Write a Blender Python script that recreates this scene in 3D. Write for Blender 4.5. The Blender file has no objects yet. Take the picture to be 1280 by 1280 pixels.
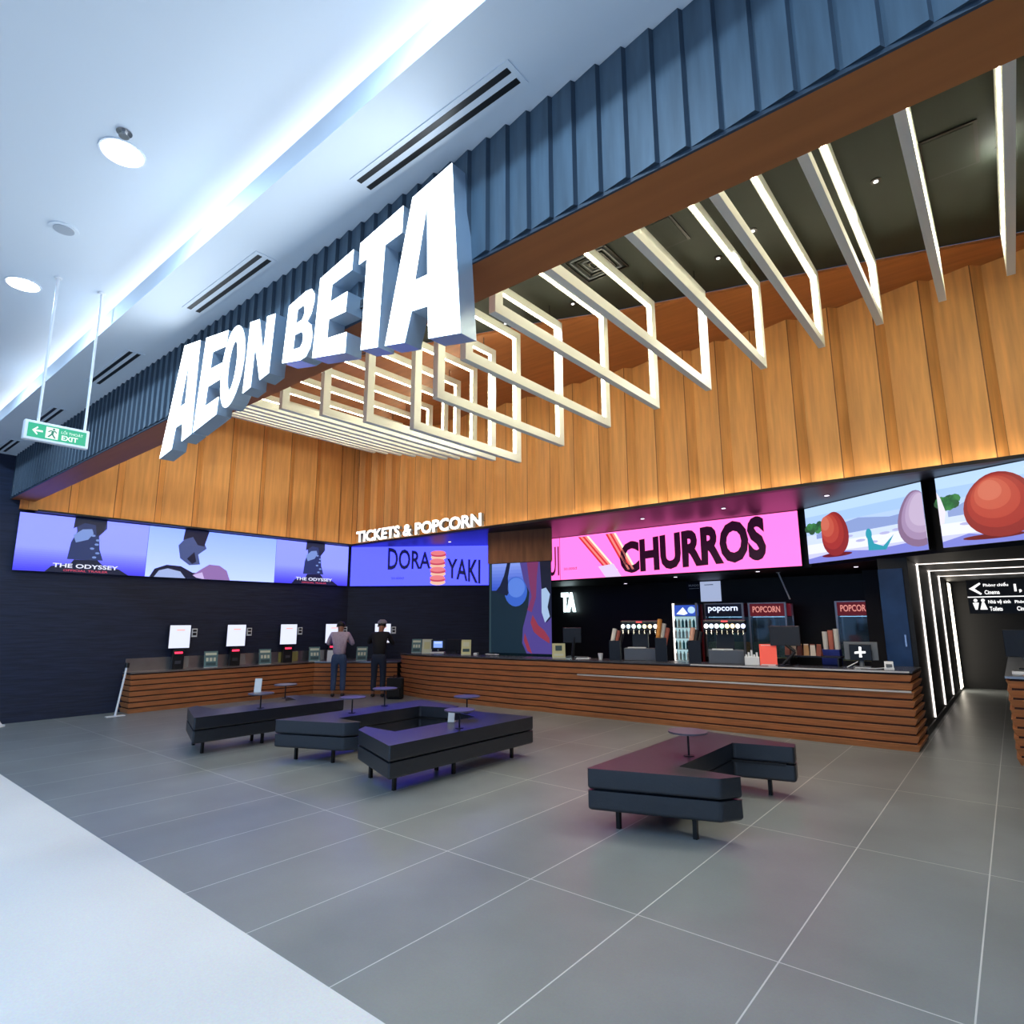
import bpy, math, random
from mathutils import Vector, Matrix
random.seed(7)
S = bpy.context.scene
COL = S.collection
R = math.radians

# ------------------------------------------------------------ camera, world, exposure, large lights
yaw, pitch, roll = R(-39.38666), R(10.1751), R(-0.2165)
fw = Vector((math.sin(yaw)*math.cos(pitch), math.cos(yaw)*math.cos(pitch), math.sin(pitch)))
rt = Vector((math.cos(yaw), -math.sin(yaw), 0)); up = rt.cross(fw)
r2 = rt*math.cos(roll)+up*math.sin(roll); u2 = up*math.cos(roll)-rt*math.sin(roll)
cd = bpy.data.cameras.new('camera'); cam = bpy.data.objects.new('camera', cd); COL.objects.link(cam)
cam.matrix_world = Matrix(((r2.x, u2.x, -fw.x, 0), (r2.y, u2.y, -fw.y, 0), (r2.z, u2.z, -fw.z, 1.6), (0, 0, 0, 1)))
cd.lens = 752.94/1280*36; cd.sensor_width = 36; cd.clip_start = .05; cd.clip_end = 200
S.camera = cam

w = bpy.data.worlds.new('world'); S.world = w; w.use_nodes = True
w.node_tree.nodes['Background'].inputs[0].default_value = (.30, .52, 1, 1)
w.node_tree.nodes['Background'].inputs[1].default_value = 0.55
S.view_settings.view_transform = 'Standard'; S.view_settings.look = 'None'
S.view_settings.exposure = 0.46; S.view_settings.gamma = 1; S.view_settings.use_curve_mapping = False

def area(name, loc, sx, sy, power, col, rot):
    l = bpy.data.lights.new(name, 'AREA'); l.shape = 'RECTANGLE'; l.size = sx; l.size_y = sy
    l.energy = power; l.color = col
    o = bpy.data.objects.new(name, l); COL.objects.link(o); o.location = loc; o.rotation_euler = rot; return o
# the hidden strip lamp in the ceiling cove, shining up and out over the mall ceiling
area('cove_strip_light', (-5.6, 1.9, 4.49), 14.2, .08, 26, (.88, .95, 1), (R(180+66), 0, 0))
# warm strips hidden on the ledge at the foot of the oak walls
area('oak_foot_light', (-9.3, 8.90, 3.455), 6.4, .04, 3, (1, .80, .56), (R(158), 0, 0))
area('oak_foot_light', (-1.4, 8.90, 3.455), 9.2, .04, 8, (1, .82, .6), (R(152), 0, 0))
area('oak_foot_light', (-12.42, 5.9, 3.46), .04, 6.2, 1.5, (1, .78, .52), (0, R(158), 0))

# ------------------------------------------------------------ materials
def lin(h):
    h = h.lstrip('#'); v = [int(h[i:i+2], 16)/255 for i in (0, 2, 4)]
    return tuple(x/12.92 if x <= .04045 else ((x+.055)/1.055)**2.4 for x in v)+(1,)
MATS = {}
def mat(name, col, rough=.5, metal=0, noise=0, nscale=8, stretch=(1, 1, 1), spec=.5, bump=0, emit=None, es=0, trans=0):
    if name in MATS: return MATS[name]
    m = bpy.data.materials.new(name); m.use_nodes = True; nt = m.node_tree; b = nt.nodes['Principled BSDF']
    c = lin(col) if isinstance(col, str) else tuple(col)+(1,)
    b.inputs['Base Color'].default_value = c; b.inputs['Roughness'].default_value = rough
    b.inputs['Metallic'].default_value = metal; b.inputs['Specular IOR Level'].default_value = spec
    if trans: b.inputs['Transmission Weight'].default_value = trans
    if noise or bump:
        tc = nt.nodes.new('ShaderNodeTexCoord'); mp = nt.nodes.new('ShaderNodeMapping'); mp.inputs['Scale'].default_value = stretch
        n = nt.nodes.new('ShaderNodeTexNoise'); n.inputs['Scale'].default_value = nscale; n.inputs['Detail'].default_value = 6
        nt.links.new(tc.outputs['Object'], mp.inputs[0]); nt.links.new(mp.outputs[0], n.inputs['Vector'])
        if noise:
            cr = nt.nodes.new('ShaderNodeValToRGB')
            cr.color_ramp.elements[0].position = .3; cr.color_ramp.elements[1].position = .7
            cr.color_ramp.elements[0].color = tuple(x*(1-noise) for x in c[:3])+(1,)
            cr.color_ramp.elements[1].color = tuple(min(1, x*(1+noise)) for x in c[:3])+(1,)
            nt.links.new(n.outputs['Fac'], cr.inputs[0]); nt.links.new(cr.outputs[0], b.inputs['Base Color'])
        if bump:
            bp = nt.nodes.new('ShaderNodeBump'); bp.inputs['Strength'].default_value = bump; bp.inputs['Distance'].default_value = .02
            nt.links.new(n.outputs['Fac'], bp.inputs['Height']); nt.links.new(bp.outputs[0], b.inputs['Normal'])
    if emit:
        b.inputs['Emission Color'].default_value = lin(emit); b.inputs['Emission Strength'].default_value = es
    MATS[name] = m; return m
def glow(col, s=.8):
    n = 'glow_%s_%s' % (col.strip('#'), s)
    if n in MATS: return MATS[n]
    return mat(n, '#050505', .35, emit=col, es=s)
def glowb(col, s=.8, k=(1, 1, 2)):
    # saturated display colour: the strong channel runs brighter than the others
    n = 'glowb_%s_%s' % (col.strip('#'), s)
    if n in MATS: return MATS[n]
    m = mat(n, '#050505', .35, emit=col, es=s); c = lin(col)
    m.node_tree.nodes['Principled BSDF'].inputs['Emission Color'].default_value = (c[0]*k[0], c[1]*k[1], c[2]*k[2], 1); return m
def tile_mat(name, col, x0, dx, y0, dy, grout, rough, var):
    m = mat(name, col, rough, noise=var, nscale=1.3, bump=0); nt = m.node_tree; b = nt.nodes['Principled BSDF']
    src = b.inputs['Base Color'].links[0].from_socket
    tc = nt.nodes.new('ShaderNodeTexCoord'); sp = nt.nodes.new('ShaderNodeSeparateXYZ'); nt.links.new(tc.outputs['Object'], sp.inputs[0])
    def math_(op, a, v):
        k = nt.nodes.new('ShaderNodeMath'); k.operation = op
        if isinstance(a, (int, float)): k.inputs[0].default_value = a
        else: nt.links.new(a, k.inputs[0])
        if isinstance(v, (int, float)): k.inputs[1].default_value = v
        else: nt.links.new(v, k.inputs[1])
        return k.outputs[0]
    def line(ax, o, d, wd):
        t = math_('SUBTRACT', sp.outputs[ax], o); t = math_('DIVIDE', t, d); t = math_('ADD', t, 1000.5); t = math_('FRACT', t, 0)
        t = math_('SUBTRACT', t, .5); t = math_('ABSOLUTE', t, 0); return math_('LESS_THAN', t, wd/d/2)
    g = math_('MAXIMUM', line(0, x0, dx, .007), line(1, y0, dy, .007))
    # speckle
    n = nt.nodes.new('ShaderNodeTexNoise'); n.inputs['Scale'].default_value = 90; nt.links.new(tc.outputs['Object'], n.inputs['Vector'])
    mx0 = nt.nodes.new('ShaderNodeMix'); mx0.data_type = 'RGBA'; mx0.blend_type = 'MULTIPLY'; mx0.inputs[0].default_value = .25
    nt.links.new(src, mx0.inputs[6]); nt.links.new(n.outputs['Color'], mx0.inputs[7])
    mx = nt.nodes.new('ShaderNodeMix'); mx.data_type = 'RGBA'; nt.links.new(g, mx.inputs[0]); nt.links.new(mx0.outputs[2], mx.inputs[6])
    mx.inputs[7].default_value = lin(grout); nt.links.new(mx.outputs[2], b.inputs['Base Color'])
    return m
M_floor = tile_mat('grey_tile', '#7c8284', -.31, .742, 3.26, 1.87, '#b9bcbc', .36, .12)
M_mall = tile_mat('white_tile', '#dcdad8', -.31, 1.484, -1.46, 1.63, '#cfcfcf', .45, .03)
M_white = mat('white_paint', '#dde4ec', .7)
M_frame = mat('white_frame', '#eef2ea', .55)
M_blue = mat('slate_blue_panel', '#465a69', .55, noise=.22, nscale=3, stretch=(6, 6, .7))
M_bluej = mat('slate_panel_edge', '#2b3b4a', .6)
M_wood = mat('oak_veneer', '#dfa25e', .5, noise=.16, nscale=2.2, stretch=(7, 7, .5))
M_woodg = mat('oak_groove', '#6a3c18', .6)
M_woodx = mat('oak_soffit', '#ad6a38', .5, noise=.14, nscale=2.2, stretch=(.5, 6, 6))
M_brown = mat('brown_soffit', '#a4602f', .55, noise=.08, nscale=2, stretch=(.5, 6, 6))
M_black = mat('black_ceiling', '#20281f', .7, noise=.1, nscale=2)
M_dark = mat('dark_navy_wall', '#161f38', .75, noise=.3, nscale=6, stretch=(.4, .4, 5), bump=.3)
M_darkp = mat('dark_panel', '#0d0d0f', .5, noise=.3, nscale=4, stretch=(1, 1, 5))
M_gloss = mat('dark_gloss', '#0c0910', .42)
M_cw = mat('counter_wood', '#bd7a4c', .45, noise=.22, nscale=3, stretch=(1, 1, 12))
M_cg = mat('counter_groove', '#2e1308', .6)  # shade between the slats put into a dark brown
M_stone = mat('dark_counter_stone', '#4a4a50', .25, noise=.15, nscale=14)
M_steel = mat('brushed_steel', '#a9a9ab', .3, .9, noise=.08, nscale=5)
M_chrome = mat('chrome', '#d0d0d4', .15, 1)
M_leather = mat('black_leather', '#0e1622', .36, spec=1.0, bump=.08, nscale=60, noise=.1)
M_blk = mat('black_metal', '#0c0c0e', .4)
M_plas = mat('black_plastic', '#121216', .35)
M_grey = mat('grey_plastic', '#6f7378', .4)
M_wp = mat('white_plastic', '#e6e8ec', .4)
M_paper = mat('paper', '#dfe3e6', .8)
M_led = mat('led_warm', '#ffffff', .5, emit='#fff4d2', es=22)
M_ledw = mat('led_white', '#ffffff', .5, emit='#fff3ea', es=1.6)
M_rail = mat('satin_rail', '#cfc9c4', .45, .3)
M_sign = mat('sign_face', '#ffffff', .5, emit='#f2fbff', es=3.2)
M_signs = mat('sign_side', '#b9c9d8', .25, .5)
M_table = mat('table_top', '#55505c', .3)

# ------------------------------------------------------------ builders
def finish(o, parent=None, smooth=False):
    COL.objects.link(o)
    if parent is not None: o.parent = parent
    if smooth:
        for p in o.data.polygons: p.use_smooth = True
    return o
class MB:
    def __init__(s): s.v = []; s.f = []; s.m = []; s.mats = []
    def mi(s, m):
        if m not in s.mats: s.mats.append(m)
        return s.mats.index(m)
    def add(s, vs, fs, m):
        n = len(s.v); s.v += [tuple(p) for p in vs]; i = s.mi(m)
        for f in fs: s.f.append(tuple(n+k for k in f)); s.m.append(i)
        return s
    def box(s, x0, x1, y0, y1, z0, z1, m):
        vs = [(x, y, z) for x in (x0, x1) for y in (y0, y1) for z in (z0, z1)]
        return s.add(vs, [(0, 1, 3, 2), (4, 6, 7, 5), (0, 4, 5, 1), (2, 3, 7, 6), (0, 2, 6, 4), (1, 5, 7, 3)], m)
    def quad(s, a, b, c, d, m): return s.add([a, b, c, d], [(0, 1, 2, 3)], m)
    def prism(s, poly, z0, z1, m, mtop=None):
        n = len(poly)
        ar = sum(poly[i][0]*poly[(i+1) % n][1]-poly[(i+1) % n][0]*poly[i][1] for i in range(n))
        if ar < 0: poly = poly[::-1]
        vs = [(p[0], p[1], z0) for p in poly]+[(p[0], p[1], z1) for p in poly]
        s.add(vs, [(i, (i+1) % n, n+(i+1) % n, n+i) for i in range(n)]+[tuple(range(n))[::-1]], m)
        return s.add([(p[0], p[1], z1) for p in poly], [tuple(range(n))], mtop or m)
    def cyl(s, c, r, z0, z1, m, n=16, r1=None, r0=None):
        r0 = r if r0 is None else r0; r1 = r if r1 is None else r1
        vs = [(c[0]+r0*math.cos(2*math.pi*i/n), c[1]+r0*math.sin(2*math.pi*i/n), z0) for i in range(n)]
        vs += [(c[0]+r1*math.cos(2*math.pi*i/n), c[1]+r1*math.sin(2*math.pi*i/n), z1) for i in range(n)]
        return s.add(vs, [(i, (i+1) % n, n+(i+1) % n, n+i) for i in range(n)]+[tuple(range(n))[::-1], tuple(range(n, 2*n))], m)
    def tube(s, a, b, r, m, n=10, r1=None):
        a = Vector(a); b = Vector(b); d = (b-a).normalized(); r1 = r if r1 is None else r1
        t = Vector((0, 0, 1)) if abs(d.z) < .9 else Vector((1, 0, 0)); e = d.cross(t).normalized(); g = d.cross(e)
        vs = [a+(e*math.cos(2*math.pi*i/n)+g*math.sin(2*math.pi*i/n))*r for i in range(n)]
        vs += [b+(e*math.cos(2*math.pi*i/n)+g*math.sin(2*math.pi*i/n))*r1 for i in range(n)]
        return s.add(vs, [(i, (i+1) % n, n+(i+1) % n, n+i) for i in range(n)]+[tuple(range(n))[::-1], tuple(range(n, 2*n))], m)
    def build(s, name, parent=None, local=False, smooth=False, bevel=0, seg=2):
        off = Vector(parent.location) if (parent is not None and not local) else Vector((0, 0, 0))
        me = bpy.data.meshes.new(name); me.from_pydata([tuple(Vector(v)-off) for v in s.v], [], s.f)
        for m in s.mats: me.materials.append(m)
        for p, i in zip(me.polygons, s.m): p.material_index = i
        me.update(); o = bpy.data.objects.new(name, me); finish(o, parent, smooth)
        if bevel:
            bv = o.modifiers.new('bevel', 'BEVEL'); bv.width = bevel; bv.segments = seg; bv.limit_method = 'ANGLE'
        return o
def tag(o, label, cat, group=None, kind=None):
    o['label'] = label; o['category'] = cat
    if group: o['group'] = group
    if kind: o['kind'] = kind
    return o
def thing(name, label, cat, loc, rz=0, group=None):
    o = bpy.data.objects.new(name, None); COL.objects.link(o); o.location = loc; o.rotation_euler = (0, 0, rz)
    o.empty_display_size = .1
    return tag(o, label, cat, group)
def struct(o): o['kind'] = 'structure'; return o
def dup(root, loc=None, rz=None, label=None):
    def cp(o, parent):
        c = o.copy(); COL.objects.link(c); c.parent = parent
        for ch in list(o.children): cp(ch, c)
        return c
    r = cp(root, None)
    if loc is not None: r.location = loc
    if rz is not None: r.rotation_euler = (0, 0, rz)
    if label: r['label'] = label
    return r
# text as mesh data fitted into a w x h box, lower left corner at the origin, in the x-y plane
TC = {}
def text_mesh(s, w_, h_, bold=.02, depth=0, space=1.0):
    key = (s, bold, depth, space)
    if key not in TC:
        cu = bpy.data.curves.new('t', 'FONT'); cu.body = s; cu.size = 1; cu.offset = bold; cu.extrude = depth; cu.space_character = space
        cu.resolution_u = 3
        o = bpy.data.objects.new('t', cu); COL.objects.link(o); bpy.context.view_layer.update()
        me = o.to_mesh(); vs = [tuple(v.co) for v in me.vertices]; fs = [tuple(p.vertices) for p in me.polygons]
        o.to_mesh_clear(); bpy.data.objects.remove(o); bpy.data.curves.remove(cu)
        TC[key] = (vs, fs)
    vs, fs = TC[key]
    x0 = min(v[0] for v in vs); x1 = max(v[0] for v in vs); y0 = min(v[1] for v in vs); y1 = max(v[1] for v in vs)
    return [((v[0]-x0)/(x1-x0)*w_, (v[1]-y0)/(y1-y0)*h_, v[2]) for v in vs], fs
class Pic:
    """a flat display drawn in its own plane: origin, unit right vector, unit up vector; layers lie 1.5 mm apart on the front"""
    def __init__(s, o, ru, uv=(0, 0, 1)):
        s.o = Vector(o); s.r = Vector(ru).normalized(); s.u = Vector(uv).normalized(); s.n = s.r.cross(s.u); s.mb = MB(); s.k = 0
    def P(s, a, b, lay): return s.o+s.r*a+s.u*b+s.n*(.0015*lay)
    def poly(s, pts, m, lay=1): s.mb.add([s.P(a, b, lay) for a, b in pts], [tuple(range(len(pts)))], m); return s
    def rect(s, a0, a1, b0, b1, m, lay=1): return s.poly([(a0, b0), (a1, b0), (a1, b1), (a0, b1)], m, lay)
    def ell(s, ca, cb, ra, rb, m, lay=1, n=20, a0=0, a1=360):
        return s.poly([(ca+ra*math.cos(R(a0+(a1-a0)*i/n)), cb+rb*math.sin(R(a0+(a1-a0)*i/n))) for i in range(n if a1-a0 == 360 else n+1)], m, lay)
    def text(s, t, a, b, w_, h_, m, lay=2, bold=.02, slant=0):
        vs, fs = text_mesh(t, w_, h_, bold); s.mb.add([s.P(a+v[0]+slant*v[1], b+v[1], lay) for v in vs], fs, m); return s
    def wtext(s, t, a, w_, f, m, lay=2, bold=.02):
        # lettering whose baseline and height change along the line: f(u) -> (bottom, height)
        vs, fs = text_mesh(t, 1, 1, bold)
        s.mb.add([s.P(a+v[0]*w_, f(v[0])[0]+f(v[0])[1]*v[1], lay) for v in vs], fs, m); return s
    def slab(s, a0, a1, b0, b1, th, m):
        q = [s.o+s.r*a+s.u*b for a, b in ((a0, b0), (a1, b0), (a1, b1), (a0, b1))]
        bk = [p-s.n*th for p in q]
        s.mb.add(q+bk, [(0, 1, 2, 3), (7, 6, 5, 4), (0, 4, 5, 1), (1, 5, 6, 2), (2, 6, 7, 3), (3, 7, 4, 0)], m); return s
    def clip_bands(s, a0, a1, bs, cols, lay=1, st=.8):
        for i, c in enumerate(cols): s.rect(a0, a1, bs[i], bs[i+1], glow(c, st), lay)
        return s

# ------------------------------------------------------------ the setting
XL, XR = -12.65, 3.4
struct(MB().box(XL, XR, 1.8, 19, -.1, 0, M_floor).build('floor'))
struct(MB().box(XL, 9, -12, 1.8, -.1, 0, M_mall).build('floor'))
struct(MB().box(XL, 9, -12, 2.3, 4.65, 4.75, M_white).build('ceiling'))
struct(MB().box(XL, 9, 1.68, 2.3, 4.35, 4.37, M_white).box(XL, 9, 1.68, 1.71, 4.37, 4.52, M_white).build('trim_1'))
# black ceiling of the foyer and the oak ceiling field along the back
bl = [(XL, 2.62), (XR, 2.62), (XR, 9.5), (.6, 8.62), (-1.5, 7.93), (-3.9, 7.2), (-5.1, 6.72), (XL, 4.15)]
struct(MB().prism(bl, 6.0, 6.1, M_black).build('ceiling'))
wl = [(XL, 4.15), (-5.1, 6.72), (-3.9, 7.2), (-1.5, 7.93), (.6, 8.62), (XR, 9.5), (XR, 9.12), (XL, 9.12)]
wl = [(XL, 4.15), (-5.1, 6.72), (-3.9, 7.2), (-1.5, 7.93), (.6, 8.62), (1.7, 9.1), (XL, 9.1)]
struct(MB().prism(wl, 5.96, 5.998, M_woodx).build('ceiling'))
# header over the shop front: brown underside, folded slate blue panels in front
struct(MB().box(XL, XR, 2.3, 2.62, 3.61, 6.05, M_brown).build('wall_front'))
b = MB(); x = -2.176+.1465*34; e = .1465
while x > XL+.15:
    # each panel leans: one long face running back, then a short return
    z0, z1 = 3.63, 4.348
    b.quad((x-e, 2.285, z0), (x-.012, 2.262, z0), (x-.012, 2.262, z1), (x-e, 2.285, z1), M_blue)
    b.quad((x-.012, 2.262, z0), (x, 2.285, z0), (x, 2.285, z1), (x-.012, 2.262, z1), M_bluej)
    b.add([(x-e, 2.285, z0), (x-.012, 2.262, z0), (x, 2.285, z0)], [(2, 1, 0)], M_bluej)
    x -= e
b.box(XL, XR, 2.285, 2.299, 3.61, 4.348, M_bluej)
struct(b.build('trim_2'))
# left wall: dark below, folded oak above
struct(MB().box(XL-.1, XL, -12, 9.1, 0, 6.05, M_dark).build('wall_left'))
def folds(x_or_y, z0, z1, seams, axis, base, out, side):
    m = MB()
    for a, c in seams:
        q = a+(c-a)*.2
        P = (lambda t, d, z: (base+d*side, t, z)) if axis == 'y' else (lambda t, d, z: (t, base+d*side, z))
        m.quad(P(a, out, z0), P(q, 0.0, z0), P(q, .01, z1), P(a, out, z1), M_wood)
        m.quad(P(q, .01, z0), P(c-.012, out, z0), P(c-.012, out, z1), P(q, .01, z1), M_wood)
        m.quad(P(c-.012, out, z0), P(c, out, z0), P(c, out, z1), P(c-.012, out, z1), M_woodg)
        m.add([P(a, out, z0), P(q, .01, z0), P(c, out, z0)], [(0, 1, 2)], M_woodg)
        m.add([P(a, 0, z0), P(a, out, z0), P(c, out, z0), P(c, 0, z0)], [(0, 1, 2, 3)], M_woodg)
    return m
ys = [2.62-.22]+[3.084+.6885*k for k in range(9)]+[8.97]
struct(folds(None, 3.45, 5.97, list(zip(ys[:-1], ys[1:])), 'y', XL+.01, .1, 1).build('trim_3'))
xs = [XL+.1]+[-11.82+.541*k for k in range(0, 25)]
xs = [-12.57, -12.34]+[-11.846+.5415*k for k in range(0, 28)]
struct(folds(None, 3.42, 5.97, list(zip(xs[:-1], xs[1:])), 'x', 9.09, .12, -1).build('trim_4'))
struct(MB().box(XL, XR, 9.085, 9.2, 3.42, 6.05, M_woodg).build('wall_back'))
struct(MB().box(XL+.1, XR, 8.86, 9.0, 3.405, 3.42, M_darkp).box(XL+.1, XR, 8.86, 8.872, 3.42, 3.45, M_darkp).build('trim_8'))
struct(MB().box(XL, XL+.26, 2.62, 8.86, 3.42, 3.435, M_darkp).box(XL+.248, XL+.26, 2.62, 8.86, 3.435, 3.45, M_darkp).build('trim_9'))
# soffit between the oak wall and the screens, and the lower bar ceiling
struct(MB().box(XL, XR, 9.0, 13.3, 3.41, 3.42, M_gloss).build('ceiling'))
scr = [(-9.74, 11.12), (-7.9, 11.12), (-2.52, 10.94), (-.7, 9.72), (.4, 9.22), (XR, 9.22)]
struct(MB().prism(scr+[(XR, 18.3), (-9.74, 18.3)], 2.455, 2.47, M_darkp).build('ceiling'))
m = MB()
for (a, c) in zip(scr[:-1], scr[1:]):
    m.add([(a[0], a[1], 2.45), (c[0], c[1], 2.45), (c[0], c[1], 3.41), (a[0], a[1], 3.41), (a[0], a[1]+.06, 2.45), (c[0], c[1]+.06, 2.45), (c[0], c[1]+.06, 3.41), (a[0], a[1]+.06, 3.41)],
          [(0, 1, 2, 3), (7, 6, 5, 4), (0, 4, 5, 1)], M_darkp)
struct(m.build('wall_back'))
# dark diagonal wall behind the ticket counter, and the bar's back wall
def wallseg(p, q, z0, z1, mt, th=.1):
    p = Vector((p[0], p[1], 0)); q = Vector((q[0], q[1], 0)); n = Vector((-(q-p).y, (q-p).x, 0)).normalized()*th
    return MB().prism([tuple(p)[:2], tuple(q)[:2], tuple(q+n)[:2], tuple(p+n)[:2]], z0, z1, mt)
struct(wallseg((XL, 9.02), (-9.72, 11.12), 0, 3.41, M_dark).build('wall_back'))
struct(MB().box(-9.85, -9.75, 11.15, 13.2, 0, 3.41, M_dark).build('wall_back'))
struct(MB().box(-9.85, -1.45, 13.2, 13.3, 0, 3.41, M_darkp).build('wall_back'))
# tunnel
struct(MB().box(-1.45, -1.12, 10.1, 18, 0, 2.455, M_darkp).build('wall_left'))
struct(MB().box(-1.45, XR, 18, 18.1, 0, 2.455, M_darkp).build('wall_back'))
struct(MB().box(XR, XR+.1, 2.3, 18.1, 0, 6.1, M_darkp).build('wall_right'))
struct(MB().box(-1.12, -1.085, 10.1, 10.16, 0, 2.455, M_darkp).build('trim_5'))
struct(MB().box(-1.12, -1.1, 10.2, 17.9, 0, .09, M_plas).build('baseboard_left'))

# ------------------------------------------------------------ mall ceiling fittings
root = thing('downlight', 'round recessed downlight in the upper mall ceiling, right of the two seen', 'downlight', (-4.2, 1.075, 4.65), group='mall ceiling downlights')
MB().cyl((0, 0), .135, -.008, .0, M_white, 28).build('trim_ring', root, True)
MB().cyl((0, 0), .118, -.012, -.006, mat('lamp_lens', '#ffffff', .4, emit='#ffffff', es=9), 28).build('lens', root, True)
l = bpy.data.lights.new('downlight_lamp', 'AREA'); l.shape = 'DISK'; l.size = .2; l.energy = 27; l.color = (.50, .74, 1)
lo = bpy.data.objects.new('lamp', l); COL.objects.link(lo); lo.parent = root; lo.location = (0, 0, -.03)
dl = dup(root, (-6.67, 1.075, 4.65), label='round recessed downlight in the upper mall ceiling beside the exit sign rods')
for (x, y) in [(-9.14, 1.075), (-11.6, 1.075), (-1.73, 1.075), (.74, 1.075), (3.2, 1.075)]+[(x, y) for x in (-11, -8, -5, -2, 1, 4) for y in (-1.6, -4.6)]:
    dup(root, (x, y, 4.65), label='round recessed downlight elsewhere in the mall ceiling, out of the photo')
sp = thing('sprinkler', 'small round chrome sprinkler rose beside the right downlight', 'sprinkler', (-4.0, 1.02, 4.65))
MB().cyl((0, 0), .045, -.006, 0, M_chrome, 20).build('escutcheon', sp, True)
MB().cyl((0, 0), .016, -.03, -.006, M_steel, 10).cyl((0, 0), .03, -.034, -.03, M_steel, 12).build('sprinkler_head', sp, True)
sk = thing('ceiling_speaker', 'flat grey round ceiling speaker between the two mall downlights', 'speaker', (-5.44, 1.07, 4.65))
MB().cyl((0, 0), .1, -.008, 0, M_white, 28).build('rim', sk, True)
MB().cyl((0, 0), .07, -.012, -.008, mat('grille', '#a9b0ba', .6), 24).build('grille', sk, True)
names = {-2.28: 'two-slot white air vent in the lower ceiling nearest the camera', -4.75: 'two-slot white air vent in the ceiling above the word on the left of the sign',
         -7.36: 'two-slot air vent in the ceiling between the lit sign and the green exit sign', -9.8: 'two-slot air vent in the ceiling right behind the green exit sign', -12.0: 'two-slot air vent at the far left end of the lower ceiling'}
for xc, lab in names.items():
    hw = .62 if xc > -9 else .45
    t = thing('air_vent', lab, 'vent', (xc, 2.05, 4.35), group='ceiling vents')
    MB().box(-hw-.03, hw+.03, -.085, .085, -.006, 0, M_white).build('frame', t, True)
    MB().box(-hw, hw, -.055, -.02, -.009, -.005, M_blk).build('slot', t, True)
    MB().box(-hw, hw, .02, .055, -.009, -.005, M_blk).build('slot', t, True)
# exit sign
t = thing('exit_sign', 'green hanging exit sign box on two white rods', 'sign', (-6.3, 1.39, 3.21))
MB().box(-.03, .03, -.235, .235, -.085, .085, M_wp).build('sign_box', t, True, bevel=.008)
g = glow('#27b98c', .75); wt = glow('#e8fff6', .9)
p = Pic((.032, -.21, -.062), (0, 1, 0)); p.rect(0, .42, 0, .124, g, 0)
p.poly([(.03, .062), (.065, .1), (.072, .09), (.055, .07), (.105, .07), (.105, .054), (.055, .054), (.072, .034), (.065, .024)], wt, 1)
p.rect(.125, .215, .012, .112, wt, 1)
dk = glow('#2a9078', .6)
p.ell(.18, .097, .009, .009, dk, 2, 10); p.poly([(.165, .085), (.185, .085), (.18, .055), (.163, .05)], dk, 2)
p.poly([(.163, .055), (.178, .055), (.2, .02), (.19, .016)], dk, 2); p.poly([(.163, .055), (.175, .052), (.15, .02), (.14, .026)], dk, 2)
p.poly([(.183, .08), (.2, .065), (.205, .072), (.188, .088)], dk, 2); p.poly([(.166, .082), (.145, .065), (.14, .073), (.163, .09)], dk, 2)
p.text('LỐI THOÁT', .235, .074, .16, .036, wt, 1, .0); p.text('EXIT', .24, .016, .12, .044, wt, 1, .03)
p.mb.build('sign_face', t, False) if False else p.mb.build('sign_face', t, True)
for yy in (-.14, .2): MB().tube((0, yy, .085), (0, yy, 1.44), .011, M_wp).cyl((0, yy), .03, 1.425, 1.44, M_wp).build('hanging_rod', t, True)

# ------------------------------------------------------------ the big lit letters
def zb(x): return 3.12+(3.475-3.12)*max(0, 1-abs(x+3.98)/(2.12 if x < -3.98 else 1.85))
def zt(x): return 4.215-(4.215-3.90)*max(0, 1-abs(x+3.98)/(2.12 if x < -3.98 else 1.85))
def ring(cx, cy, rx, ry, n=28): return [(cx+rx*math.cos(2*math.pi*i/n), cy+ry*math.sin(2*math.pi*i/n)) for i in range(n)]
GL = {
 'A': [[(0, 0), (.30, 1), (.70, 1), (1, 0), (.70, 0), (.655, .2), (.345, .2), (.30, 0)], [(.395, .39), (.605, .39), (.5, .84)]],
 'E': [[(0, 0), (0, 1), (1, 1), (1, .8), (.42, .8), (.42, .61), (.92, .61), (.92, .41), (.42, .41), (.42, .2), (1, .2), (1, 0)]],
 'O': [ring(.5, .5, .5, .52), ring(.5, .5, .17, .31)],
 'N': [[(0, 0), (0, 1), (.38, 1), (.68, .42), (.68, 1), (1, 1), (1, 0), (.66, 0), (.32, .6), (.32, 0)]],
 'B': [[(0, 0), (0, 1), (.6, 1), (.8, .96), (.92, .86), (.94, .74), (.88, .61), (.76, .53), (.92, .45), (1, .3), (.96, .14), (.84, .04), (.66, 0)],
       [(.36, .6), (.56, .6), (.62, .66), (.62, .75), (.56, .81), (.36, .81)], [(.36, .19), (.6, .19), (.67, .25), (.67, .36), (.6, .42), (.36, .42)]],
 'T': [[(.17, 0), (.19, .8), (0, .8), (0, 1), (1, 1), (1, .8), (.62, .8), (.57, 0)]],
 'A1': [[(0, 0), (.5, 1), (1.02, 1), (1, 0), (.71, 0), (.68, .19), (.47, .19), (.4, 0)], [(.555, .38), (.71, .38), (.71, .82)]],
 'A2': [[(0, 0), (.34, 1), (.87, 1), (1, 0), (.606, 0), (.59, .2), (.37, .2), (.285, 0)], [(.41, .4), (.575, .4), (.55, .86)]]}
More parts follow.
